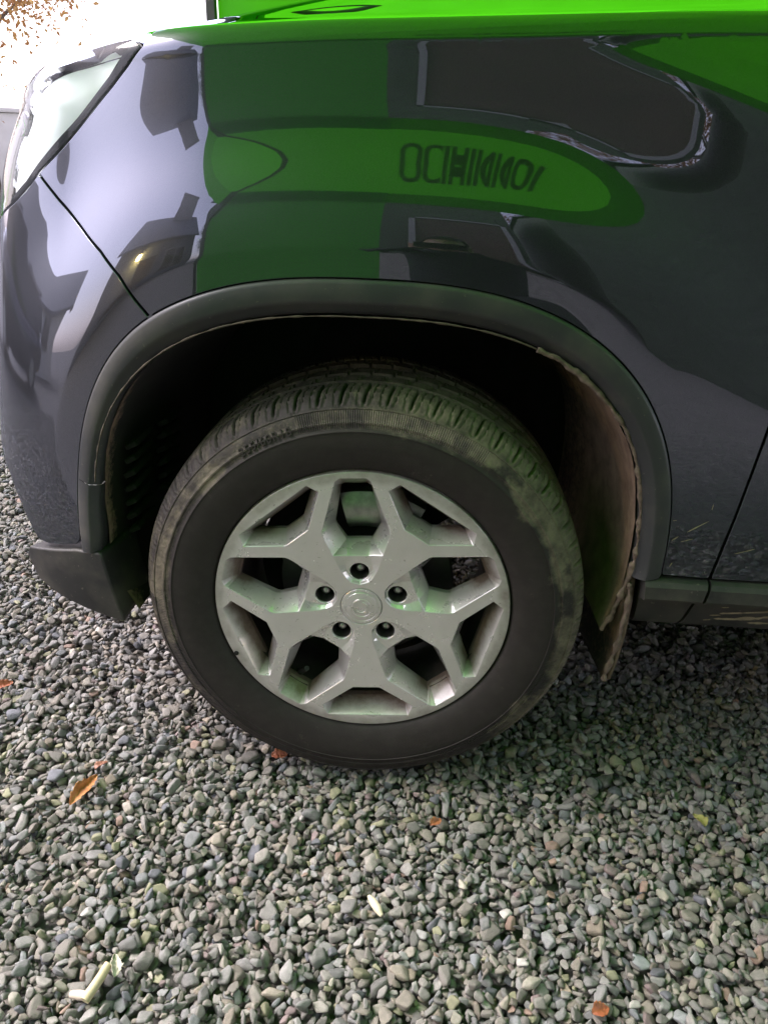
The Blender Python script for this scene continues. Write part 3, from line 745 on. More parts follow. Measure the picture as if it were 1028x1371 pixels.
# emblem on the cap: a raised open ring with a round boss
bm = bmesh.new()
for a0, a1, r0, r1 in ((-150, 80, .0085, .0115), (100, 190, .0130, .0155), (-175, -120, .0128, .0150)):
    n = 24; rows = []
    for k in range(n + 1):
        a = R_(a0 + (a1 - a0) * k / n)
        rows.append([bm.verts.new((r * math.cos(a), y, r * math.sin(a))) for r, y in ((r0, .0030), (r0 + .0004, .0012), (r1 - .0004, .0012), (r1, .0034))])
    for p, q in zip(rows, rows[1:]):
        for j in range(3): bm.faces.new((p[j], q[j], q[j + 1], p[j + 1]))
bmesh.ops.recalc_face_normals(bm, faces=bm.faces)
em = bobj('emblem', bm, silver, wheel, sharp=40); attr(em, 'dirt', np.full(len(em.data.vertices), .1))
hole_m = simple('hole_shade', (.045, .042, .04), .6, noise=.4, nscale=60)  # shade inside the nut holes put into this dark colour
nutmesh = None
for k in range(5):
    cx, cz = pol(.0635, 94.2 + 72 * k)
    if nutmesh is None:
        prof = [(.0080, .046), (.0078, .0235), (.0068, .0220), (.0055, .0206), (.0035, .0196), (.0001, .0192)]
        A = np.array([[(r * math.cos(2 * math.pi * q / 24), y, r * math.sin(2 * math.pi * q / 24)) for r, y in prof] for q in range(24)])
        V, F = grid(A, True); o = mobj('wheel_nut', V, F, nutsteel, wheel, sharp=40); nutmesh = o.data
    else: o = link(bpy.data.objects.new('wheel_nut', nutmesh), wheel)
    o.location = (cx, .004, cz)
    V, F = tube([(0, .0145, 0), (0, .030, 0), (0, .0505, 0)], [.0154, .0152, .0150], 28, cap=False); wl = mobj('nut_hole_shade', V, F, hole_m, wheel); wl.location = (cx, 0, cz)  # dark tube added so each nut hole looks shaded
revolve('hub_face', [(.090, .060), (.088, .051), (.0001, .050)], hole_m, wheel, n=48)
revolve('brake_disc', [(.05, .085), (.075, .085), (.08, .098), (.150, .098), (.152, .10), (.152, .118), (.150, .12), (.05, .12)], disc_mat, wheel, sharp=30)
A = np.array([[(r * math.cos(R_(a)), .155 + .0 * r, r * math.sin(R_(a))) for r in (.05, .12, .17, .198)] for a in np.linspace(36, 338, 60)])
V, F = grid(A); mobj('opening_blocker', V, F, under_mat, wheel)  # dark sheet added behind the disc to black out the wheel openings
revolve('hub', [(.0001, .055), (.045, .055), (.05, .065), (.05, .2), (.0001, .2)], under_mat, wheel, sharp=30)
bm = bmesh.new()
rows = []
for a in np.linspace(58, 104, 16):
    rows.append([bm.verts.new((r * math.cos(R_(a)), y, r * math.sin(R_(a)))) for r, y in ((.115, .094), (.118, .070), (.13, .062), (.168, .060), (.182, .068), (.186, .085), (.186, .135), (.115, .135))])
for p, q in zip(rows, rows[1:]):
    for j in range(7): bm.faces.new((p[j], q[j], q[j + 1], p[j + 1]))
bm.faces.new(rows[0]); bm.faces.new(rows[-1][::-1]); bmesh.ops.recalc_face_normals(bm, faces=bm.faces)
bobj('brake_caliper', bm, steel, wheel, sharp=40)
va = R_(94.2 + 144 - 1); V, F = tube([(.208 * math.cos(va), .050, .208 * math.sin(va)), (.195 * math.cos(va), .040, .195 * math.sin(va)), (.178 * math.cos(va), .026, .178 * math.sin(va))], [.0075, .006, .0045], 12)
rubber_plain = simple('rubber_plain', (.012, .012, .012), .6)
mobj('valve', V, F, rubber_plain, wheel, sharp=40)
bx_, bz_ = pol(.2395, -153.4); V, F = tube([(bx_, .004, bz_), (bx_, -.0016, bz_)], .0042, 16); mobj('black_plug', V, F, rubber_plain, wheel, sharp=40)

# ---- tyre: one revolved skin with carved tread
def make_tyre():
    NB, SUB = 64, 24; n = NB * SUB
    prof = [(.240, .020), (.2455, .008), (.2500, .0005), (.2560, -.0040), (.262, -.0075), (.270, -.0105), (.280, -.0130), (.290, -.0146), (.300, -.0152), (.308, -.0148), (.3125, -.0143), (.3132, -.0155), (.3150, -.0152), (.3158, -.0136), (.320, -.0128),
            (.3245, -.0118), (.3250, -.0128), (.3275, -.0126), (.3280, -.0110), (.333, -.0094), (.338, -.0074), (.342, -.0052), (.3445, -.0034), (.3455, -.0042), (.3475, -.0028), (.3480, -.0004), (.3505, .0016), (.3530, .0040), (.3555, .0070), (.3580, .0105), (.3605, .0145), (.3630, .019), (.3655, .0240),
            (.3675, .029), (.3690, .034), (.3705, .040), (.3715, .046), (.3722, .052), (.3728, .0575), (.3730, .060), (.3732, .066), (.3734, .068), (.3742, .075), (.3750, .085), (.3755, .095), (.3758, .098), (.3758, .106), (.3758, .108), (.376, .12), (.376, .13)]
    pr = prof + [(r, .258 - y) for r, y in prof[::-1][1:]]
    pr = np.array(pr); pr[:, 0] = np.where(pr[:, 0] > .3640, .3640 + (pr[:, 0] - .3640) * .40, pr[:, 0])
    # profile normals
    d = np.gradient(pr, axis=0); nr = np.stack([-d[:, 1], d[:, 0]], 1); nr /= np.linalg.norm(nr, axis=1, keepdims=True) + 1e-9
    nr *= np.sign((nr * (pr - np.array([.30, .129]))).sum(1, keepdims=True))
    th = np.arange(n) / n * 2 * np.pi; ph = (np.arange(n) % SUB) / SUB
    T, Pf = np.meshgrid(th, np.arange(len(pr)), indexing='ij'); PH = np.meshgrid(ph, np.arange(len(pr)), indexing='ij')[0]
    rr = pr[:, 0][Pf.astype(int)]; yy = pr[:, 1][Pf.astype(int)]
    h = np.zeros_like(rr)
    side = np.minimum(yy, .258 - yy)
    # lateral shoulder grooves: slanted a little across the shoulder
    sh = (rr > .3482) & (side < .062)
    slant = (side - .02) * 4.0
    p1 = (PH + slant) % 1
    g1 = np.exp(-((np.minimum(p1, 1 - p1)) / .060) ** 4); h -= np.where(sh, .0062 * g1 * sstep(.3484, .356, rr), 0)
    # loop-shaped recess low on every block
    p2 = (PH + slant + .5) % 1 - .5
    u = np.abs(p2) / .36; vq = (rr - .353) / .0062
    ring = np.abs(np.sqrt(u ** 2 + np.minimum(vq, 0) ** 2) - .8) < .17
    h -= np.where((rr > .3478) & (rr < .3625) & ring & (side < .05), .0016, 0)
    # sipes and steps
    sip = (np.abs(((PH + slant) * 3 % 1) - .0) < .11) & (rr > .3585) & (side < .058); h -= np.where(sip, .0030, 0)
    stp = (np.abs(rr - .3600) < .0009) & (side < .03); h -= np.where(stp, .0007, 0)
    for yc, wd in ((.063, .0045), (.102, .0060)):
        h -= np.where(np.abs(side - yc) < wd, .0085, 0)
    cen = (side > .07) & ((np.abs(((PH + side * 14) % 1) - .5) < .07)); h -= np.where(cen, .0055, 0)
    # fine radial ribbing in a band above the rim lettering
    R2 = rr + nr[:, 0][Pf.astype(int)] * h; Y2 = yy + nr[:, 1][Pf.astype(int)] * h
    X, Z = R2 * np.cos(T), R2 * np.sin(T)
    # weight flattens the foot
    Zf = np.maximum(Z, -.3625 + .001 * np.sin(T * 300)); sq = np.clip((-.335 - Z) / .04, 0, 1); Y2 = Y2 - .006 * sq * (Y2 < .1) * (Y2 > -.02)
    A = np.stack([X, Y2, Zf], -1)
    V, F = grid(A, True)
    m = make_mudded('tyre_rubber', (.022, .0180, .0170), (.070, .060, .046), (.190, .163, .115), rough=.7, scale=170, soft=(.24, .95))
    # fine radial ribbing and fresh-dark rubber come from the material
    sx = m.n('SeparateXYZ'); m.l(m.coord(), sx.inputs[0])
    ang = m.math('ARCTAN2', sx.outputs['Z'], sx.outputs['X']); rad = m.math('SQRT', m.math('ADD', m.math('POWER', sx.outputs['X'], 2.0), m.math('POWER', sx.outputs['Z'], 2.0)))
    a1 = m.math('SINE', m.math('MULTIPLY', ang, 620.0))
    band = m.math('MULTIPLY', m.math('GREATER_THAN', rad, .3190), m.math('LESS_THAN', rad, .3440))
    seg = m.math('GREATER_THAN', m.math('SINE', m.math('ADD', m.math('MULTIPLY', ang, 3.0), 3.55)), .25)
    rib = m.math('MULTIPLY', m.math('MULTIPLY', a1, band), seg)
    ol = m.b.inputs['Normal'].links[0].from_socket
    bp = m.n('Bump'); bp.inputs['Strength'].default_value = .8; bp.inputs['Distance'].default_value = .0008
    m.l(rib, bp.inputs['Height']); m.l(ol, bp.inputs['Normal']); m.l(bp.outputs[0], m.b.inputs['Normal'])
    m.set(Specular_IOR_Level=.35)
    o = mobj('tyre', V, F, m.m, wheel, sharp=60)
    r = np.hypot(V[:, 0], V[:, 2]); an = np.degrees(np.arctan2(V[:, 2], V[:, 0]))
    nz = fbm(V, 16, 3); nz2 = fbm(V, 45, 6); nz3 = fbm(np.stack([r * 30, an * .06, an * 0], 1), 1.6, 4)
    right = sstep(105, 62, an) * sstep(-62, -25, an)
    leftz = sstep(120, 150, an) + sstep(-120, -170, an)
    lim = .316 + .024 * (nz - .5) * 2 - .006 * right
    zone = sstep(0, .016, r - lim)
    mud = zone * (.92 * right * (.55 + .7 * nz2) + .40 * leftz * sstep(.45, .6, nz3) * (.6 + nz) + .22 * (1 - right) * nz2 + .08) + .10 * sstep(.35, .362, r)
    # scuffed patch, upper left, and clean worn islands
    pa = np.exp(-(((an - 137) / 5.5) ** 2 + ((r - .326) / .013) ** 2)); mud += 1.1 * pa * (.4 + nz2)
    mud *= 1 - .75 * sstep(.50, .66, fbm(V, 26, 31)) * (1 - sstep(.340, .350, r))
    mud += .10 * sstep(.5, .65, fbm(V, 9, 17)) + .16 * sstep(.60, .72, fbm(np.stack([V[:, 0] * 2, V[:, 1], V[:, 2] * .6], 1), 60, 23))
    mud += .22 * sstep(.312, .322, r) * sstep(.348, .344, r) * sstep(40, 70, an) * (an > 0) * (.5 + nz2)
    attr(o, 'mud', np.clip(mud, 0, 1))
    return o, m.m
tyre, tyre_mat = make_tyre()
# raised size marking
def ring_text(txt, rmid, amid, size, y, depth, mat, name):
    cu = bpy.data.curves.new('txt', 'FONT'); cu.body = txt; cu.size = size; cu.align_x = 'CENTER'; cu.extrude = depth; cu.resolution_u = 3; cu.space_character = 1.12
    tob = bpy.data.objects.new('txt', cu); COL.objects.link(tob)
    me = bpy.data.meshes.new_from_object(tob.evaluated_get(bpy.context.evaluated_depsgraph_get())); bpy.data.objects.remove(tob)
    V = np.array([v.co[:] for v in me.vertices]); F = [tuple(p.vertices) for p in me.polygons]
    a = R_(amid) - V[:, 0] * 1.05 / rmid; r = rmid + V[:, 1] - size * .35
    yb = np.interp(r, [.300, .308, .315, .320, .3245, .333, .338, .342], [-.0152, -.0148, -.0138, -.0128, -.0118, -.0094, -.0074, -.0052])
    Vn = np.stack([r * np.cos(a), yb - V[:, 2] - depth * .3, r * np.sin(a)], 1)
    o = mobj(name, Vn, F, mat, wheel, smooth=False); attr(o, 'mud', np.full(len(Vn), .0)); return o
bpy.context.view_layer.update()
ring_text('255/60R18', .327, 117, .0175, 0, .0014, tyre_mat, 'size_marking')
# the other three wheels share the shapes
def copy_wheel(loc, mirror):
    w2 = wheel.copy(); COL.objects.link(w2); w2.parent = car; w2.location = loc
    if mirror: w2.rotation_euler = (0, 0, math.pi)
    for ch in list(wheel.children):
        c = ch.copy(); COL.objects.link(c); c.parent = w2
copy_wheel((2.86, 0, HUBZ), False); copy_wheel((0, 1.92, HUBZ), True); copy_wheel((2.86, 1.92, HUBZ), True)
# far side of the body: same panels mirrored about the centre line
for o in list(car.children):
    if o.name.split('.')[0] in ('front_wing', 'bumper', 'front_door', 'rear_door', 'rear_wing', 'wing_arch_trim', 'sill', 'wheel_arch_liner', 'bumper_corner'):
        c = o.copy(); COL.objects.link(c); c.parent = car; c.scale = (1, -1, 1); c.location = (0, 1.92, 0)

# ================================================================ GREEN GAZEBO OVER THE CAR
fab = M('green_canopy_fabric'); fab.t.nodes.remove(fab.b)
_f = fab.noise(3, 4); _c = fab.ramp(_f, [(.3, (.046, .34, .003)), (.7, (.060, .41, .005))])
_t = fab.n('BsdfTranslucent'); _d = fab.n('BsdfDiffuse'); _g = fab.n('BsdfGlossy'); _g.inputs['Roughness'].default_value = .35
_m1 = fab.n('MixShader'); _m1.inputs[0].default_value = .45; _m2 = fab.n('MixShader'); _m2.inputs[0].default_value = .03
fab.l(_c, _t.inputs[0]).l(_c, _d.inputs[0]).l(_t.outputs[0], _m1.inputs[1]).l(_d.outputs[0], _m1.inputs[2]).l(_m1.outputs[0], _m2.inputs[1]).l(_g.outputs[0], _m2.inputs[2]).l(_m2.outputs[0], fab.out.inputs[0])
_dm = M('dull_green_tarp'); _dm.set(Base_Color=(.10, .46, .07, 1), Roughness=.75); _dt = _dm.n('BsdfTranslucent'); _dt.inputs[0].default_value = (.13, .62, .08, 1); _dx = _dm.n('MixShader'); _dx.inputs[0].default_value = .8
_dm.l(_dm.b.outputs[0], _dx.inputs[1]).l(_dt.outputs[0], _dx.inputs[2]).l(_dx.outputs[0], _dm.out.inputs[0]); dull = _dm.m
print_m = simple('dark_green_print', (.022, .12, .008), .7)
pole_m = simple('grey_pole', (.09, .09, .09), .4, .6)
X0, X1, Y0, Y1, EZ, PZ = -.95, 3.35, -1.80, 2.75, 2.30, 3.25
gz_ = empty('gazebo', ((X0 + X1) / 2, (Y0 + Y1) / 2, 0))
tag(gz_, 'bright green canopy tent with dark lettering standing over the car', 'gazebo')
GX, GY = gz_.location.x, gz_.location.y
L_ = lambda x, y, z: (x - GX, y - GY, z)
cx_, cy_ = GX, GY
def roof_pt(s, side):      # four sagging slopes
    pass
def slope(a, b, name):
    """roof slope from eave a-b up to the peak"""
    A = []
    for u in np.linspace(0, 1, 17):
        row = []
        e = np.array(a) * (1 - u) + np.array(b) * u
        for v in np.linspace(0, 1, 17):
            q = e * (1 - v) + np.array((cx_, cy_, PZ)) * v; sag = .05 * math.sin(math.pi * v) * math.sin(math.pi * u) + .02 * math.sin(math.pi * v)
            row.append(L_(q[0], q[1], q[2] - sag))
        A.append(row)
    V, F = grid(np.array(A)); return mobj(name, V, F, fab.m, gz_)
cor = [(X0, Y0, EZ), (X1, Y0, EZ), (X1, Y1, EZ), (X0, Y1, EZ)]
for a, b in zip(cor, cor[1:] + cor[:1]): slope(a, b, 'roof_panel')
def curtain(a, b, z0, z1, name, wob=.012, n=60, push=(0, 0)):
    A = []
    for u in np.linspace(0, 1, n):
        x = a[0] + (b[0] - a[0]) * u + push[0]; y = a[1] + (b[1] - a[1]) * u + push[1]
        dx, dy = b[1] - a[1], a[0] - b[0]; l = math.hypot(dx, dy); dx, dy = dx / l, dy / l
        row = []
        for v in np.linspace(0, 1, 8):
            k = wob * math.sin(u * l * 5.5 + 1.3) * v + wob * .5 * math.sin(u * l * 13) * v
            row.append(L_(x + dx * k, y + dy * k, z1 + (z0 - z1) * v))
        A.append(row)
    V, F = grid(np.array(A)); return mobj(name, V, F, fab.m, gz_)
for (a, b), p_ in zip(zip(cor, cor[1:] + cor[:1]), ((0, -.001), (.001, 0), (0, .001), (-.001, 0))):
    curtain(a, b, EZ - .27, EZ + .002, 'valance', push=p_)
curtain((X0 + .05, Y1 - .03), (X1, Y1 - .03), .05, EZ, 'side_wall', .02, 80)
curtain((X0 + .05, Y0 + .03), (-.12, Y0 + .03), .05, EZ, 'side_wall', .02, 40).data.materials[0] = dull
for x, y in ((X0 + .03, Y0 + .06), (X1 - .03, Y0 + .06), (X1 - .03, Y1 - .07), (X0 + .03, Y1 - .07)):
    bm = bmesh.new(); box(bm, L_(x, y, 1.15), (.04, .04, 2.3), bev=.004); box(bm, L_(x, y, -.004), (.10, .10, .012)); bobj('leg', bm, pole_m, gz_)
    V, F = tube([L_(x, y, EZ - .03), L_(cx_, cy_, PZ - .08)], .012, 8); mobj('rafter', V, F, pole_m, gz_)
for y in (Y1 - .07,):
    for k in range(4):
        xa = X0 + .03 + (X1 - X0 - .06) * k / 4; xb = X0 + .03 + (X1 - X0 - .06) * (k + 1) / 4
        for s in (0, 1):
            V, F = tube([L_(xa, y + .02 * s, (EZ - .05, EZ - .4)[s]), L_(xb, y + .02 * s, (EZ - .4, EZ - .05)[s])], .008, 6); mobj('truss_bar', V, F, pole_m, gz_)
# lettering printed on the outside of the back slope
cu = bpy.data.curves.new('txt', 'FONT'); cu.body = 'OCIHINNOP'; cu.size = .30; cu.align_x = 'CENTER'; cu.resolution_u = 4; cu.space_character = 1.05; cu.offset = .013
tob = bpy.data.objects.new('txt', cu); COL.objects.link(tob)
me_ = bpy.data.meshes.new_from_object(tob.evaluated_get(bpy.context.evaluated_depsgraph_get())); bpy.data.objects.remove(tob)
bm = bmesh.new(); bm.from_mesh(me_); bmesh.ops.triangulate(bm, faces=bm.faces); bmesh.ops.subdivide_edges(bm, edges=bm.edges, cuts=2)
tw = max(v.co.x for v in bm.verts) - min(v.co.x for v in bm.verts)
for v in bm.verts:
    x = .30 + v.co.x * (.74 / tw); y = Y0 + .27 + v.co.y
    vq = (y - Y0) / (cy_ - Y0); uq = ((x - vq * cx_) / (1 - vq) - X0) / (X1 - X0)
    sag = .05 * math.sin(math.pi * vq) * math.sin(math.pi * uq) + .02 * math.sin(math.pi * vq)
    v.co = L_(x, y, EZ + (PZ - EZ) * vq - sag + .006)
bobj('lettering', bm, print_m, gz_)

# ================================================================ BUILDINGS BEHIND THE CAMERA (seen mirrored in the paint)
white_wall = simple('white_render', (.62, .62, .60), .8, noise=.08, nscale=4)
dark_wall = simple('dark_boarding', (.055, .072, .046), .75, noise=.3, nscale=8)
slate = simple('slate_roof', (.085, .095, .12), .65, noise=.35, nscale=14, bump=.4)
white_wood = simple('weathered_wood', (.26, .26, .245), .6)
brown_door = simple('brown_door', (.065, .040, .026), .5, noise=.3, nscale=6)
brickm = simple('chimney_brick', (.24, .22, .22), .85, noise=.3, nscale=12)
def house(name, loc, rz, w_, d_, hw, hr, wall, label, windows, chimney=None, over=.25, barge=False):
    h = empty(name, loc, rz); tag(h, label, 'building')
    V = [(-w_ / 2, -d_ / 2, -.05), (w_ / 2, -d_ / 2, -.05), (w_ / 2, d_ / 2, -.05), (-w_ / 2, d_ / 2, -.05), (-w_ / 2, -d_ / 2, hw), (w_ / 2, -d_ / 2, hw), (w_ / 2, d_ / 2, hw), (-w_ / 2, d_ / 2, hw), (-w_ / 2, 0, hr - .06), (w_ / 2, 0, hr - .06)]
    F = [(0, 1, 5, 4), (2, 3, 7, 6), (1, 2, 6, 9, 5), (3, 0, 4, 8, 7), (4, 5, 9, 8), (6, 7, 8, 9)]
    mobj('wall', V, F, wall, h, smooth=False)
    sl = (hr - hw) / (d_ / 2); ww = w_ / 2 + over
    bm = bmesh.new()
    for s in (-1, 1):
        yb = s * (d_ / 2 + over); zb = hw - sl * over
        vs_ = [bm.verts.new(p) for p in ((-ww, yb, zb + .02), (ww, yb, zb + .02), (ww, 0, hr + .02), (-ww, 0, hr + .02), (-ww, yb, zb + .12), (ww, yb, zb + .12), (ww, 0, hr + .12), (-ww, 0, hr + .12))]
        for f in ((0, 1, 2, 3), (7, 6, 5, 4), (0, 4, 5, 1), (1, 5, 6, 2), (3, 7, 4, 0)): bm.faces.new([vs_[i] for i in f])
    bmesh.ops.recalc_face_normals(bm, faces=bm.faces); rf = bobj('roof', bm, slate, h)
    if barge:
        for sx in (-1, 1):
            for s in (-1, 1):
                a = Vector((sx * (ww + .02), s * (d_ / 2 + over), hw - sl * over)); b = Vector((sx * (ww + .02), 0, hr + .05)); V2, F2 = tube([a, b], .10, 4); mobj('barge_board', V2, F2, white_wood, h, smooth=False)
    for (side, u, z, ww_, hh, m) in windows:
        f = {'f': (lambda a, b, c: (a, d_ / 2 + c, b)), 'r': (lambda a, b, c: (w_ / 2 + c, a, b)), 'b': (lambda a, b, c: (a, -d_ / 2 - c, b)), 'l': (lambda a, b, c: (-w_ / 2 - c, a, b))}[side]
        bm = bmesh.new()
        for du, dz, sw, sh in ((-ww_ / 2, 0, .06, hh + .06), (ww_ / 2, 0, .06, hh + .06), (0, hh / 2, ww_ + .06, .06), (0, -hh / 2, ww_ + .06, .06), (0, 0, .05, hh))[:5 if m is glass_dark else 4]:
            c = f(u + du, z + dz, .03); s3 = (sw, .08, sh) if side in 'fb' else (.08, sw, sh); box(bm, c, s3)
        fr_ = bobj('window' if m is glass_dark else 'door', bm, white_wood, h)
        c = f(u, z, .012); boxobj('pane' if m is glass_dark else 'door_leaf', c, (ww_, .03, hh) if side in 'fb' else (.03, ww_, hh), m, fr_)
    if chimney:
        u, cw, ct = chimney
        bm = bmesh.new(); box(bm, (u, 0, (hr - .5 + ct) / 2), (cw, cw * .75, ct - hr + .5)); box(bm, (u, 0, ct), (cw + .12, cw * .75 + .12, .14)); ch = bobj('chimney', bm, brickm, rf)
        for s in (-.18, .18):
            V2, F2 = tube([(u + s, 0, ct + .05), (u + s, 0, ct + .35)], [.11, .09], 12); mobj('chimney_pot', V2, F2, brickm, rf, sharp=40)
    return h
hA = house('house', (-.2 - math.sin(R_(44)) * 11, -math.cos(R_(44)) * 11, 0), R_(-44), 4.9, 5.4, 2.9, 5.3, dark_wall if 0 else simple('grey_render', (.16, .165, .18), .85, noise=.15, nscale=5), 'grey rendered house with slate roof and one chimney behind the photographer', [('f', 1.2, 1.5, 1.2, 1.2, glass_dark), ('f', -.3, 1.05, .95, 2.0, brown_door)], chimney=(.9, 2.0, 7.3))
gw = empty('white_fill_wall', (-8.5, 12.5, 0), R_(30)); tag(gw, 'low white wall added beyond the front of the car as burnt-out background', 'wall')  # wall added to fill the overexposed background with white
boxobj('wall_face', (0, 0, .68), (11, .24, 1.4), white_wall, gw, bev=.01); boxobj('coping', (0, 0, 1.42), (11.1, .34, .07), white_wall, gw, bev=.01)
# lit lantern by the house door
lamp_glow = M('lamp_glow'); lamp_glow.set(Base_Color=(1, .75, .3, 1)); lamp_glow.b.inputs['Emission Color'].default_value = (1, .72, .22, 1); lamp_glow.b.inputs['Emission Strength'].default_value = 60
_pm = hA.matrix_basis
lp_ = empty('wall_lantern', hA.matrix_basis @ Vector((-.95, 2.72, 2.2)), R_(-44)); tag(lp_, 'lit yellow wall lantern beside the door of the grey house', 'lantern')
V, F = tube([(0, .16, -.13), (0, .16, -.10), (0, .16, .10), (0, .16, .13)], [.05, .11, .11, .05], 14); mobj('bulb_glass', V, F, lamp_glow.m, lp_)
bm = bmesh.new(); box(bm, (0, .05, .16), (.04, .26, .03)); box(bm, (0, .16, .155), (.2, .2, .03)); box(bm, (0, -.0, .05), (.1, .03, .3)); bobj('bracket', bm, pole_m, lp_)
house('cottage', (-11.5, -.2, 0), R_(90), 4.6, 4.2, 1.9, 3.3, white_wall, 'low white cottage with slate roof and pale barge boards left of the car', [('b', -.9, 1.2, 1.0, 1.0, glass_dark), ('b', 1.1, 1.05, .9, 1.95, brown_door), ('r', 0, 1.2, .9, 1.0, glass_dark)], barge=True)
house('garage', (-.75, -7.4, 0), 0, 3.4, 4.4, 4.15, 4.8, dark_wall, 'dark boarded garage with tall pale framed brown door', [('f', 1.12, 1.5, .95, 2.9, brown_door)], over=.1)
house('shed', (4.98, -7.6, 0), 0, 6.8, 4.6, 4.25, 5.0, dark_wall, 'long dark windowless shed with bluish slate roof', [], over=.08)

# ================================================================ TREES
bark = simple('bark', (.10, .075, .055), .9, noise=.4, nscale=20)
def leaf_mat(name, a, b):
    m = M(name); r = m.n('ObjectInfo'); f = m.noise(6, 3); m.l(m.ramp(f, [(.35, a), (.65, b)]), m.b.inputs['Base Color']); m.set(Roughness=.6)
    tl = m.n('BsdfTranslucent'); mx = m.n('MixShader'); mx.inputs[0].default_value = .4
    m.l(m.b.inputs['Base Color'].links[0].from_socket, tl.inputs[0]).l(m.b.outputs[0], mx.inputs[1]).l(tl.outputs[0], mx.inputs[2]).l(mx.outputs[0], m.out.inputs[0]); return m.m
autumn = leaf_mat('autumn_leaves', (.34, .15, .06), (.55, .36, .12))
rusty = leaf_mat('rusty_leaves', (.22, .07, .04), (.34, .17, .07))
green_l = leaf_mat('green_leaves', (.05, .08, .02), (.11, .13, .03))
def tree(loc, H_, crown, cz, mat, n, label, seed, leaf=.055):
    r = np.random.default_rng(seed); t = empty('tree', loc); tag(t, label, 'tree', 'trees around the driveway')
    paths = [([(0, 0, -.1), (.05, .02, H_ * .3), (-.03, .06, H_ * .62), (.04, 0, H_ * .93)], [.16, .12, .07, .015])]
    tips = []
    for k in range(26):
        z0 = H_ * (.28 + .6 * r.random()); a = r.uniform(0, 6.28); L = crown * r.uniform(.5, 1.05) * (1.2 - .5 * z0 / H_)
        e = (L * math.cos(a), L * math.sin(a), z0 + L * r.uniform(.3, .8)); m_ = (e[0] * .5 + r.normal() * .06, e[1] * .5 + r.normal() * .06, z0 + (e[2] - z0) * .6)
        paths.append(([(0, 0, z0), m_, e], [.035, .02, .006])); tips += [e, m_]
        for q in range(3):
            f = np.array(e) * r.uniform(.6, 1) + np.array([0, 0, 0]); f[2] = z0 + (e[2] - z0) * r.uniform(.6, 1); g_ = f + r.normal(size=3) * .35
            paths.append(([tuple(f), tuple(g_)], [.01, .004])); tips.append(tuple(g_))
    V = []; F = []
    for p_, rd in paths:
        v, f = tube(p_, rd, 6); o = len(V); V += [tuple(q) for q in v]; F += [tuple(i + o for i in q) for q in f]
    mobj('trunk', V, F, bark, t)
    tips = np.array(tips); c = tips[r.integers(0, len(tips), n)] + r.normal(size=(n, 3)) * np.array([.26, .26, .22])
    d = r.normal(size=(n, 3)); d /= np.linalg.norm(d, axis=1, keepdims=True); e = np.cross(d, r.normal(size=(n, 3))); e /= np.linalg.norm(e, axis=1, keepdims=True)
    s = leaf * r.uniform(.6, 1.3, (n, 1)); nn = np.cross(d, e) * .25
    V = np.stack([c - d * s, c + e * s * .5 + nn * s, c + d * s, c - e * s * .5 + nn * s], 1).reshape(-1, 3); I = np.arange(n) * 4
    mobj('crown', V, np.stack([I, I + 1, I + 2, I + 3], 1), mat, t, smooth=False)
tree((-5.25, 8.3, 0), 5.6, 1.5, 3, autumn, 20000, 'autumn tree with thin golden leaves beyond the front of the car', 2, .034)
tree((-8.6, 9.8, 0), 6.4, 1.9, 3, rusty, 5000, 'rust brown autumn tree standing left of the golden one', 5)
tree((2.6, -15, 0), 8.5, 2.6, 3, rusty, 7000, 'bare branched autumn tree showing between the garage and the shed', 9, .07)
tree((-5.5, -17, 0), 7, 2.6, 3, green_l, 9000, 'dull green tree behind the grey house', 11, .07)
tree((-14, 3.5, 0), 6, 2.4, 3, green_l, 9000, 'dull green tree behind the white cottage', 13, .07)

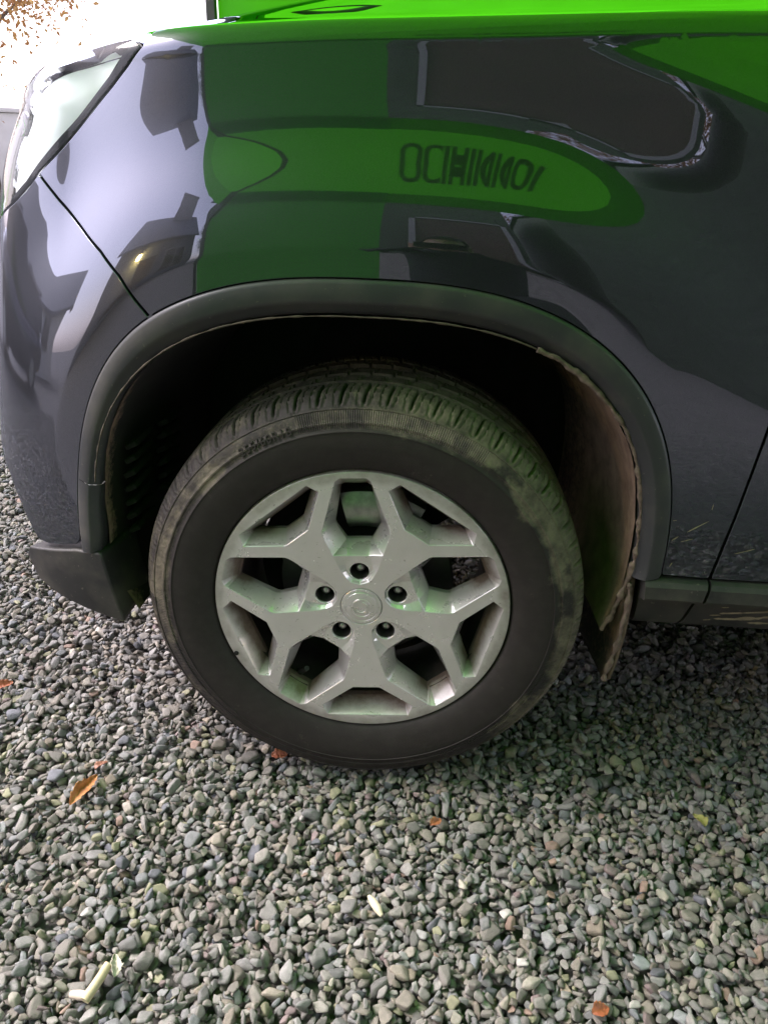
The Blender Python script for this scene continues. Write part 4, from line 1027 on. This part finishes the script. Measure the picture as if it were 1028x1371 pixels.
# ================================================================ THE PHOTOGRAPHER (crouching behind the camera, mirrored in the paint)
def person():
    root = empty('person', (.14, -1.6, 0)); tag(root, 'person in dark coat crouching to hold up a phone', 'person')
    skin = simple('skin', (.42, .25, .18), .5); coat = simple('dark_coat', (.018, .020, .024), .8, noise=.3); jeans = simple('dark_jeans', (.03, .035, .05), .85); hairm = simple('dark_hair', (.02, .014, .01), .6)
    O = np.array([.14, -1.6, 0])
    def sk(name, chains, mat, root_i=0, sub=2):
        V = []; E = []; R = []; key = {}
        for ch in chains:
            prev = None
            for (p_, r_) in ch:
                k = tuple(np.round(p_, 4))
                if k not in key: key[k] = len(V); V.append(tuple(np.array(p_) - O)); R.append(r_)
                if prev is not None: E.append((prev, key[k]))
                prev = key[k]
        me = bpy.data.meshes.new(name); me.from_pydata(V, E, []); me.materials.append(mat)
        o = link(bpy.data.objects.new(name, me), root); o.modifiers.new('skin', 'SKIN')
        if not me.skin_vertices: me.skin_vertices.new() if hasattr(me.skin_vertices, 'new') else None
        for i, r_ in enumerate(R):
            d = me.skin_vertices[0].data[i]; d.radius = (r_, r_) if not hasattr(r_, '__len__') else r_; d.use_root = (i == root_i)
        s = o.modifiers.new('smooth', 'SUBSURF'); s.levels = s.render_levels = sub; o.modifiers['skin'].use_smooth_shade = True
        return o
    pel = (.16, -1.66, .40); bel = (.155, -1.62, .55); che = (.14, -1.56, .78); nek = (.13, -1.51, .93); hd0 = (.125, -1.48, 1.02); hd1 = (.12, -1.45, 1.09); hd2 = (.118, -1.455, 1.16)
    ch = [[(pel, .15), (bel, .145), (che, .165), (nek, .065), (hd0, .075), (hd1, .092), (hd2, .075)]]
    for s in (-1, 1):
        sh = (.14 + .19 * s, -1.55, .86); el = (.14 + .25 * s, -1.32, .74); wr = (.11 + .085 * s, -1.17, .98); pm = (.105 + .085 * s, -1.145, 1.035)
        ch.append([(che, .165), (sh, .075), (el, .055), (wr, .034), (pm, .036)])
        hp = (.16 + .10 * s, -1.62, .36); kn = (.16 + .21 * s, -1.25, .50); an = (.16 + .17 * s, -1.52, .10); toe = (.16 + .19 * s, -1.34, .045)
        ch.append([(pel, .15), (hp, .10), (kn, .075), (an, .048), (toe, .045)])
    body = sk('body', ch, coat, 0)
    for s in (-1, 1):
        b = np.array((.105 + .085 * s, -1.135, 1.045)); fc = []
        for q, (dz, L) in enumerate(((.03, .055), (.012, .062), (-.006, .058), (-.024, .045))):
            r0 = b + np.array((0, .0, dz)); fc = [(tuple(b + np.array((0, -.01, dz * .6))), .014), (tuple(r0 + np.array((.004 * s, .028, 0))), .009), (tuple(r0 + np.array((-.028 * s, .038, .002))), .0085), (tuple(r0 + np.array((-.028 * s - (L - .03) * s, .034, .004))), .007)]
            sk('finger', [fc], skin, 0, 1)
        sk('thumb', [[(tuple(b + np.array((-.008 * s, -.012, -.02))), .013), (tuple(b + np.array((-.030 * s, -.010, -.005))), .010), (tuple(b + np.array((-.048 * s, -.004, .012))), .008)]], skin, 0, 1)
    # face and hair shells
    bm = bmesh.new(); bmesh.ops.create_uvsphere(bm, u_segments=28, v_segments=20, radius=1)
    for v in bm.verts:
        x, y, z = v.co; f = max(0, y)
        nose = .20 * math.exp(-((x / .16) ** 2 + ((z + .05) / .28) ** 2)) * (y > 0); eye = -.07 * (math.exp(-(((x - .36) / .16) ** 2 + ((z - .16) / .12) ** 2)) + math.exp(-(((x + .36) / .16) ** 2 + ((z - .16) / .12) ** 2))) * (y > 0)
        v.co = Vector((x * .078 * (1 - .18 * max(0, -z)), (y + nose + eye) * .098, z * .122))
    fo = bobj('head', bm, skin, root, smooth=True); fo.location = Vector((.12, -1.44, 1.10)) - Vector(O)
    bm = bmesh.new(); bmesh.ops.create_uvsphere(bm, u_segments=28, v_segments=20, radius=1)
    bmesh.ops.delete(bm, geom=[v for v in bm.verts if (v.co.y > .25 and v.co.z < .55) or v.co.z < -.5], context='VERTS')
    for v in bm.verts:
        k = 1 + .06 * math.sin(v.co.x * 19) * math.sin(v.co.z * 13); v.co = Vector((v.co.x * .088 * k, v.co.y * .106 * k - .006, v.co.z * .132 * k + .004))
    ho = bobj('hair', bm, hairm, fo, smooth=True)
    return root
person()
ph = boxobj('phone', (0, 0, 0), (.158, .009, .075), simple('phone_black', (.01, .01, .012), .15), None, bev=.003)
ph.location = (.105, -1.086, 1.058); ph.rotation_euler = (R_(-25.6), 0, 0); tag(ph, 'black phone held up in both hands of the crouching person', 'phone')

# ================================================================ ANOTHER CAR, mirrored in the bumper
def other_car():
    o = empty('dark_hatchback', (-5.9, 1.6, 0), R_(78)); tag(o, 'dark blue hatchback parked beside the white cottage', 'car')
    pm = simple('navy_paint', (.015, .018, .03), .25, .3, Coat_Weight=1.0)
    st = [(-2.0, .50, .62, .74), (-1.9, .32, .88, .80), (-1.2, .28, .98, .86), (0, .26, 1.0, .88), (1.0, .28, .98, .86), (1.75, .32, .90, .80), (1.95, .5, .66, .72)]
    A = []
    for x, z0, z1, hw in st: A.append([(x, s * hw * k, z) for s, k, z in ((-1, .9, z0), (-1, 1, (z0 + z1) / 2), (-1, .96, z1), (0, 0, z1 + .03), (1, .96, z1), (1, 1, (z0 + z1) / 2), (1, .9, z0))])
    V, F = grid(np.array(A)); b = mobj('body', V, F, pm, o); sb = b.modifiers.new('s', 'SUBSURF'); sb.levels = sb.render_levels = 2
    A = []
    for x, z1, hw in ((-1.75, .95, .70), (-1.35, 1.38, .62), (-.2, 1.47, .62), (.35, 1.42, .62), (1.15, .97, .70)): A.append([(x, -hw - .06, .93), (x, -hw, z1), (x, hw, z1), (x, hw + .06, .93)])
    V, F = grid(np.array(A)); mobj('cabin_glass', V, F, glass_dark, o, sharp=40)
    boxobj('roof', (-.4, 0, 1.475), (1.5, 1.18, .03), pm, o, bev=.01)
    for x in (-1.25, 1.25):
        for s in (-1, 1):
            V, F = tube([(x, s * .66, .31), (x, s * .70, .31), (x, s * .86, .31), (x, s * .88, .31)], [.26, .31, .31, .27], 28); mobj('wheel', V, F, rubber_plain, o, sharp=40)
            V, F = tube([(x, s * .85, .31), (x, s * .885, .31)], [.20, .19], 20); mobj('hubcap', V, F, steel, o, sharp=40)
    for s in (-1, 1):
        boxobj('headlamp', (1.86, s * .58, .74), (.12, .30, .14), chrome, o, bev=.03)
other_car()

# ================================================================ LITTLE THINGS ON THE GRAVEL
def leaf(name, loc, L, W_, rz, tilt, c1, c2, label, curl=.35, seed=0, cat='leaf'):
    r = np.random.default_rng(seed); m = M(name + '_skin'); f = m.noise(90, 5, .6); m.l(m.ramp(f, [(.3, c1), (.7, c2)]), m.b.inputs['Base Color']); m.set(Roughness=.5)
    A = []
    for i, u in enumerate(np.linspace(0, 1, 19)):
        wd = W_ * math.sin(math.pi * u ** .8) ** .8 * (1 + .12 * r.normal()) * .5 + .0006; row = []
        for v in np.linspace(-1, 1, 9):
            row.append((u * L - L / 2, v * wd, abs(v) ** 1.6 * wd * curl * 1.6 + .12 * L * curl * math.sin(u * 5.5) + .0009 * r.normal()))
        A.append(row)
    V, F = grid(np.array(A)); o = mobj(name, V, F, m.m, None); o.location = loc; o.rotation_euler = (tilt, 0, rz)
    sd_ = o.modifiers.new('t', 'SOLIDIFY'); sd_.thickness = .0005; tag(o, label, cat); return o
leaf('fallen_leaf', (-.476, -.098, .014), .078, .022, 1.35, .35, (.32, .11, .035), (.52, .24, .08), 'long curled orange brown leaf lying on the gravel at left', .55, 1)
leaf('fallen_leaf', (-.470, -.038, .013), .026, .014, 1.0, -.2, (.28, .12, .08), (.38, .18, .12), 'small reddish leaf tip just above the curled orange leaf', .4, 2)
leaf('fallen_leaf', (.146, -.108, .012), .022, .014, .6, .2, (.26, .09, .04), (.38, .15, .06), 'small bright orange leaf scrap on the gravel in front of the tyre', .4, 3)
leaf('fallen_leaf', (.605, -.057, .012), .030, .020, 2.0, .2, (.26, .24, .07), (.36, .33, .12), 'small yellow leaf on the gravel at the right', .4, 4)
leaf('fallen_leaf', (-.150, .020, .014), .030, .018, .2, .3, (.30, .09, .05), (.40, .15, .07), 'small red brown leaf tucked against the foot of the tyre', .4, 5)
leaf('fallen_leaf', (-.758, .160, .014), .034, .022, .9, .2, (.26, .08, .04), (.36, .13, .06), 'small dark red leaf on the gravel by the left edge', .4, 6)
leaf('fallen_leaf', (.372, -.405, .012), .026, .018, .4, .1, (.25, .07, .03), (.34, .12, .05), 'dark red leaf scrap on the gravel at the bottom edge', .4, 7)
leaf('dry_leaf', (-.298, -.405, .014), .036, .014, 1.9, .5, (.50, .46, .36), (.62, .57, .47), 'pale dry leaf standing beside the broken twig', .5, 8)
def twig(name, pts, rad, c1, c2, label):
    m = M(name + '_wood'); f = m.noise(60, 4, .6, stretch=(1, 1, 1)); m.l(m.ramp(f, [(.3, c1), (.7, c2)]), m.b.inputs['Base Color']); m.set(Roughness=.6)
    V, F = tube(pts, rad, 12); V = np.array([v[:] for v in V]); V += .0012 * (np.stack([fbm(V, 120, 1), fbm(V, 120, 2), fbm(V, 120, 3)], -1) - .5)
    o = mobj(name, V, F, m.m, None, sharp=60); tag(o, label, 'twig'); return o
twig('twig_stub', [(-.319, -.456, .013), (-.315, -.443, .015), (-.309, -.424, .017), (-.305, -.408, .020)], [.0060, .0068, .0066, .0060], (.42, .35, .20), (.54, .47, .31), 'short yellowish broken twig lying on the gravel at bottom left')
twig('twig_stub', [(-.342, -.449, .012), (-.330, -.449, .013), (-.318, -.449, .012)], [.0045, .0060, .0058], (.55, .45, .38), (.65, .55, .46), 'pale pinkish stub pressed against the yellowish twig')
twig('bark_chip', [(.045, -.262, .013), (.052, -.273, .015), (.060, -.283, .014), (.067, -.293, .012)], [.0030, .0062, .0066, .0030], (.50, .44, .30), (.62, .56, .42), 'pale cream bark chip on the gravel at bottom centre')
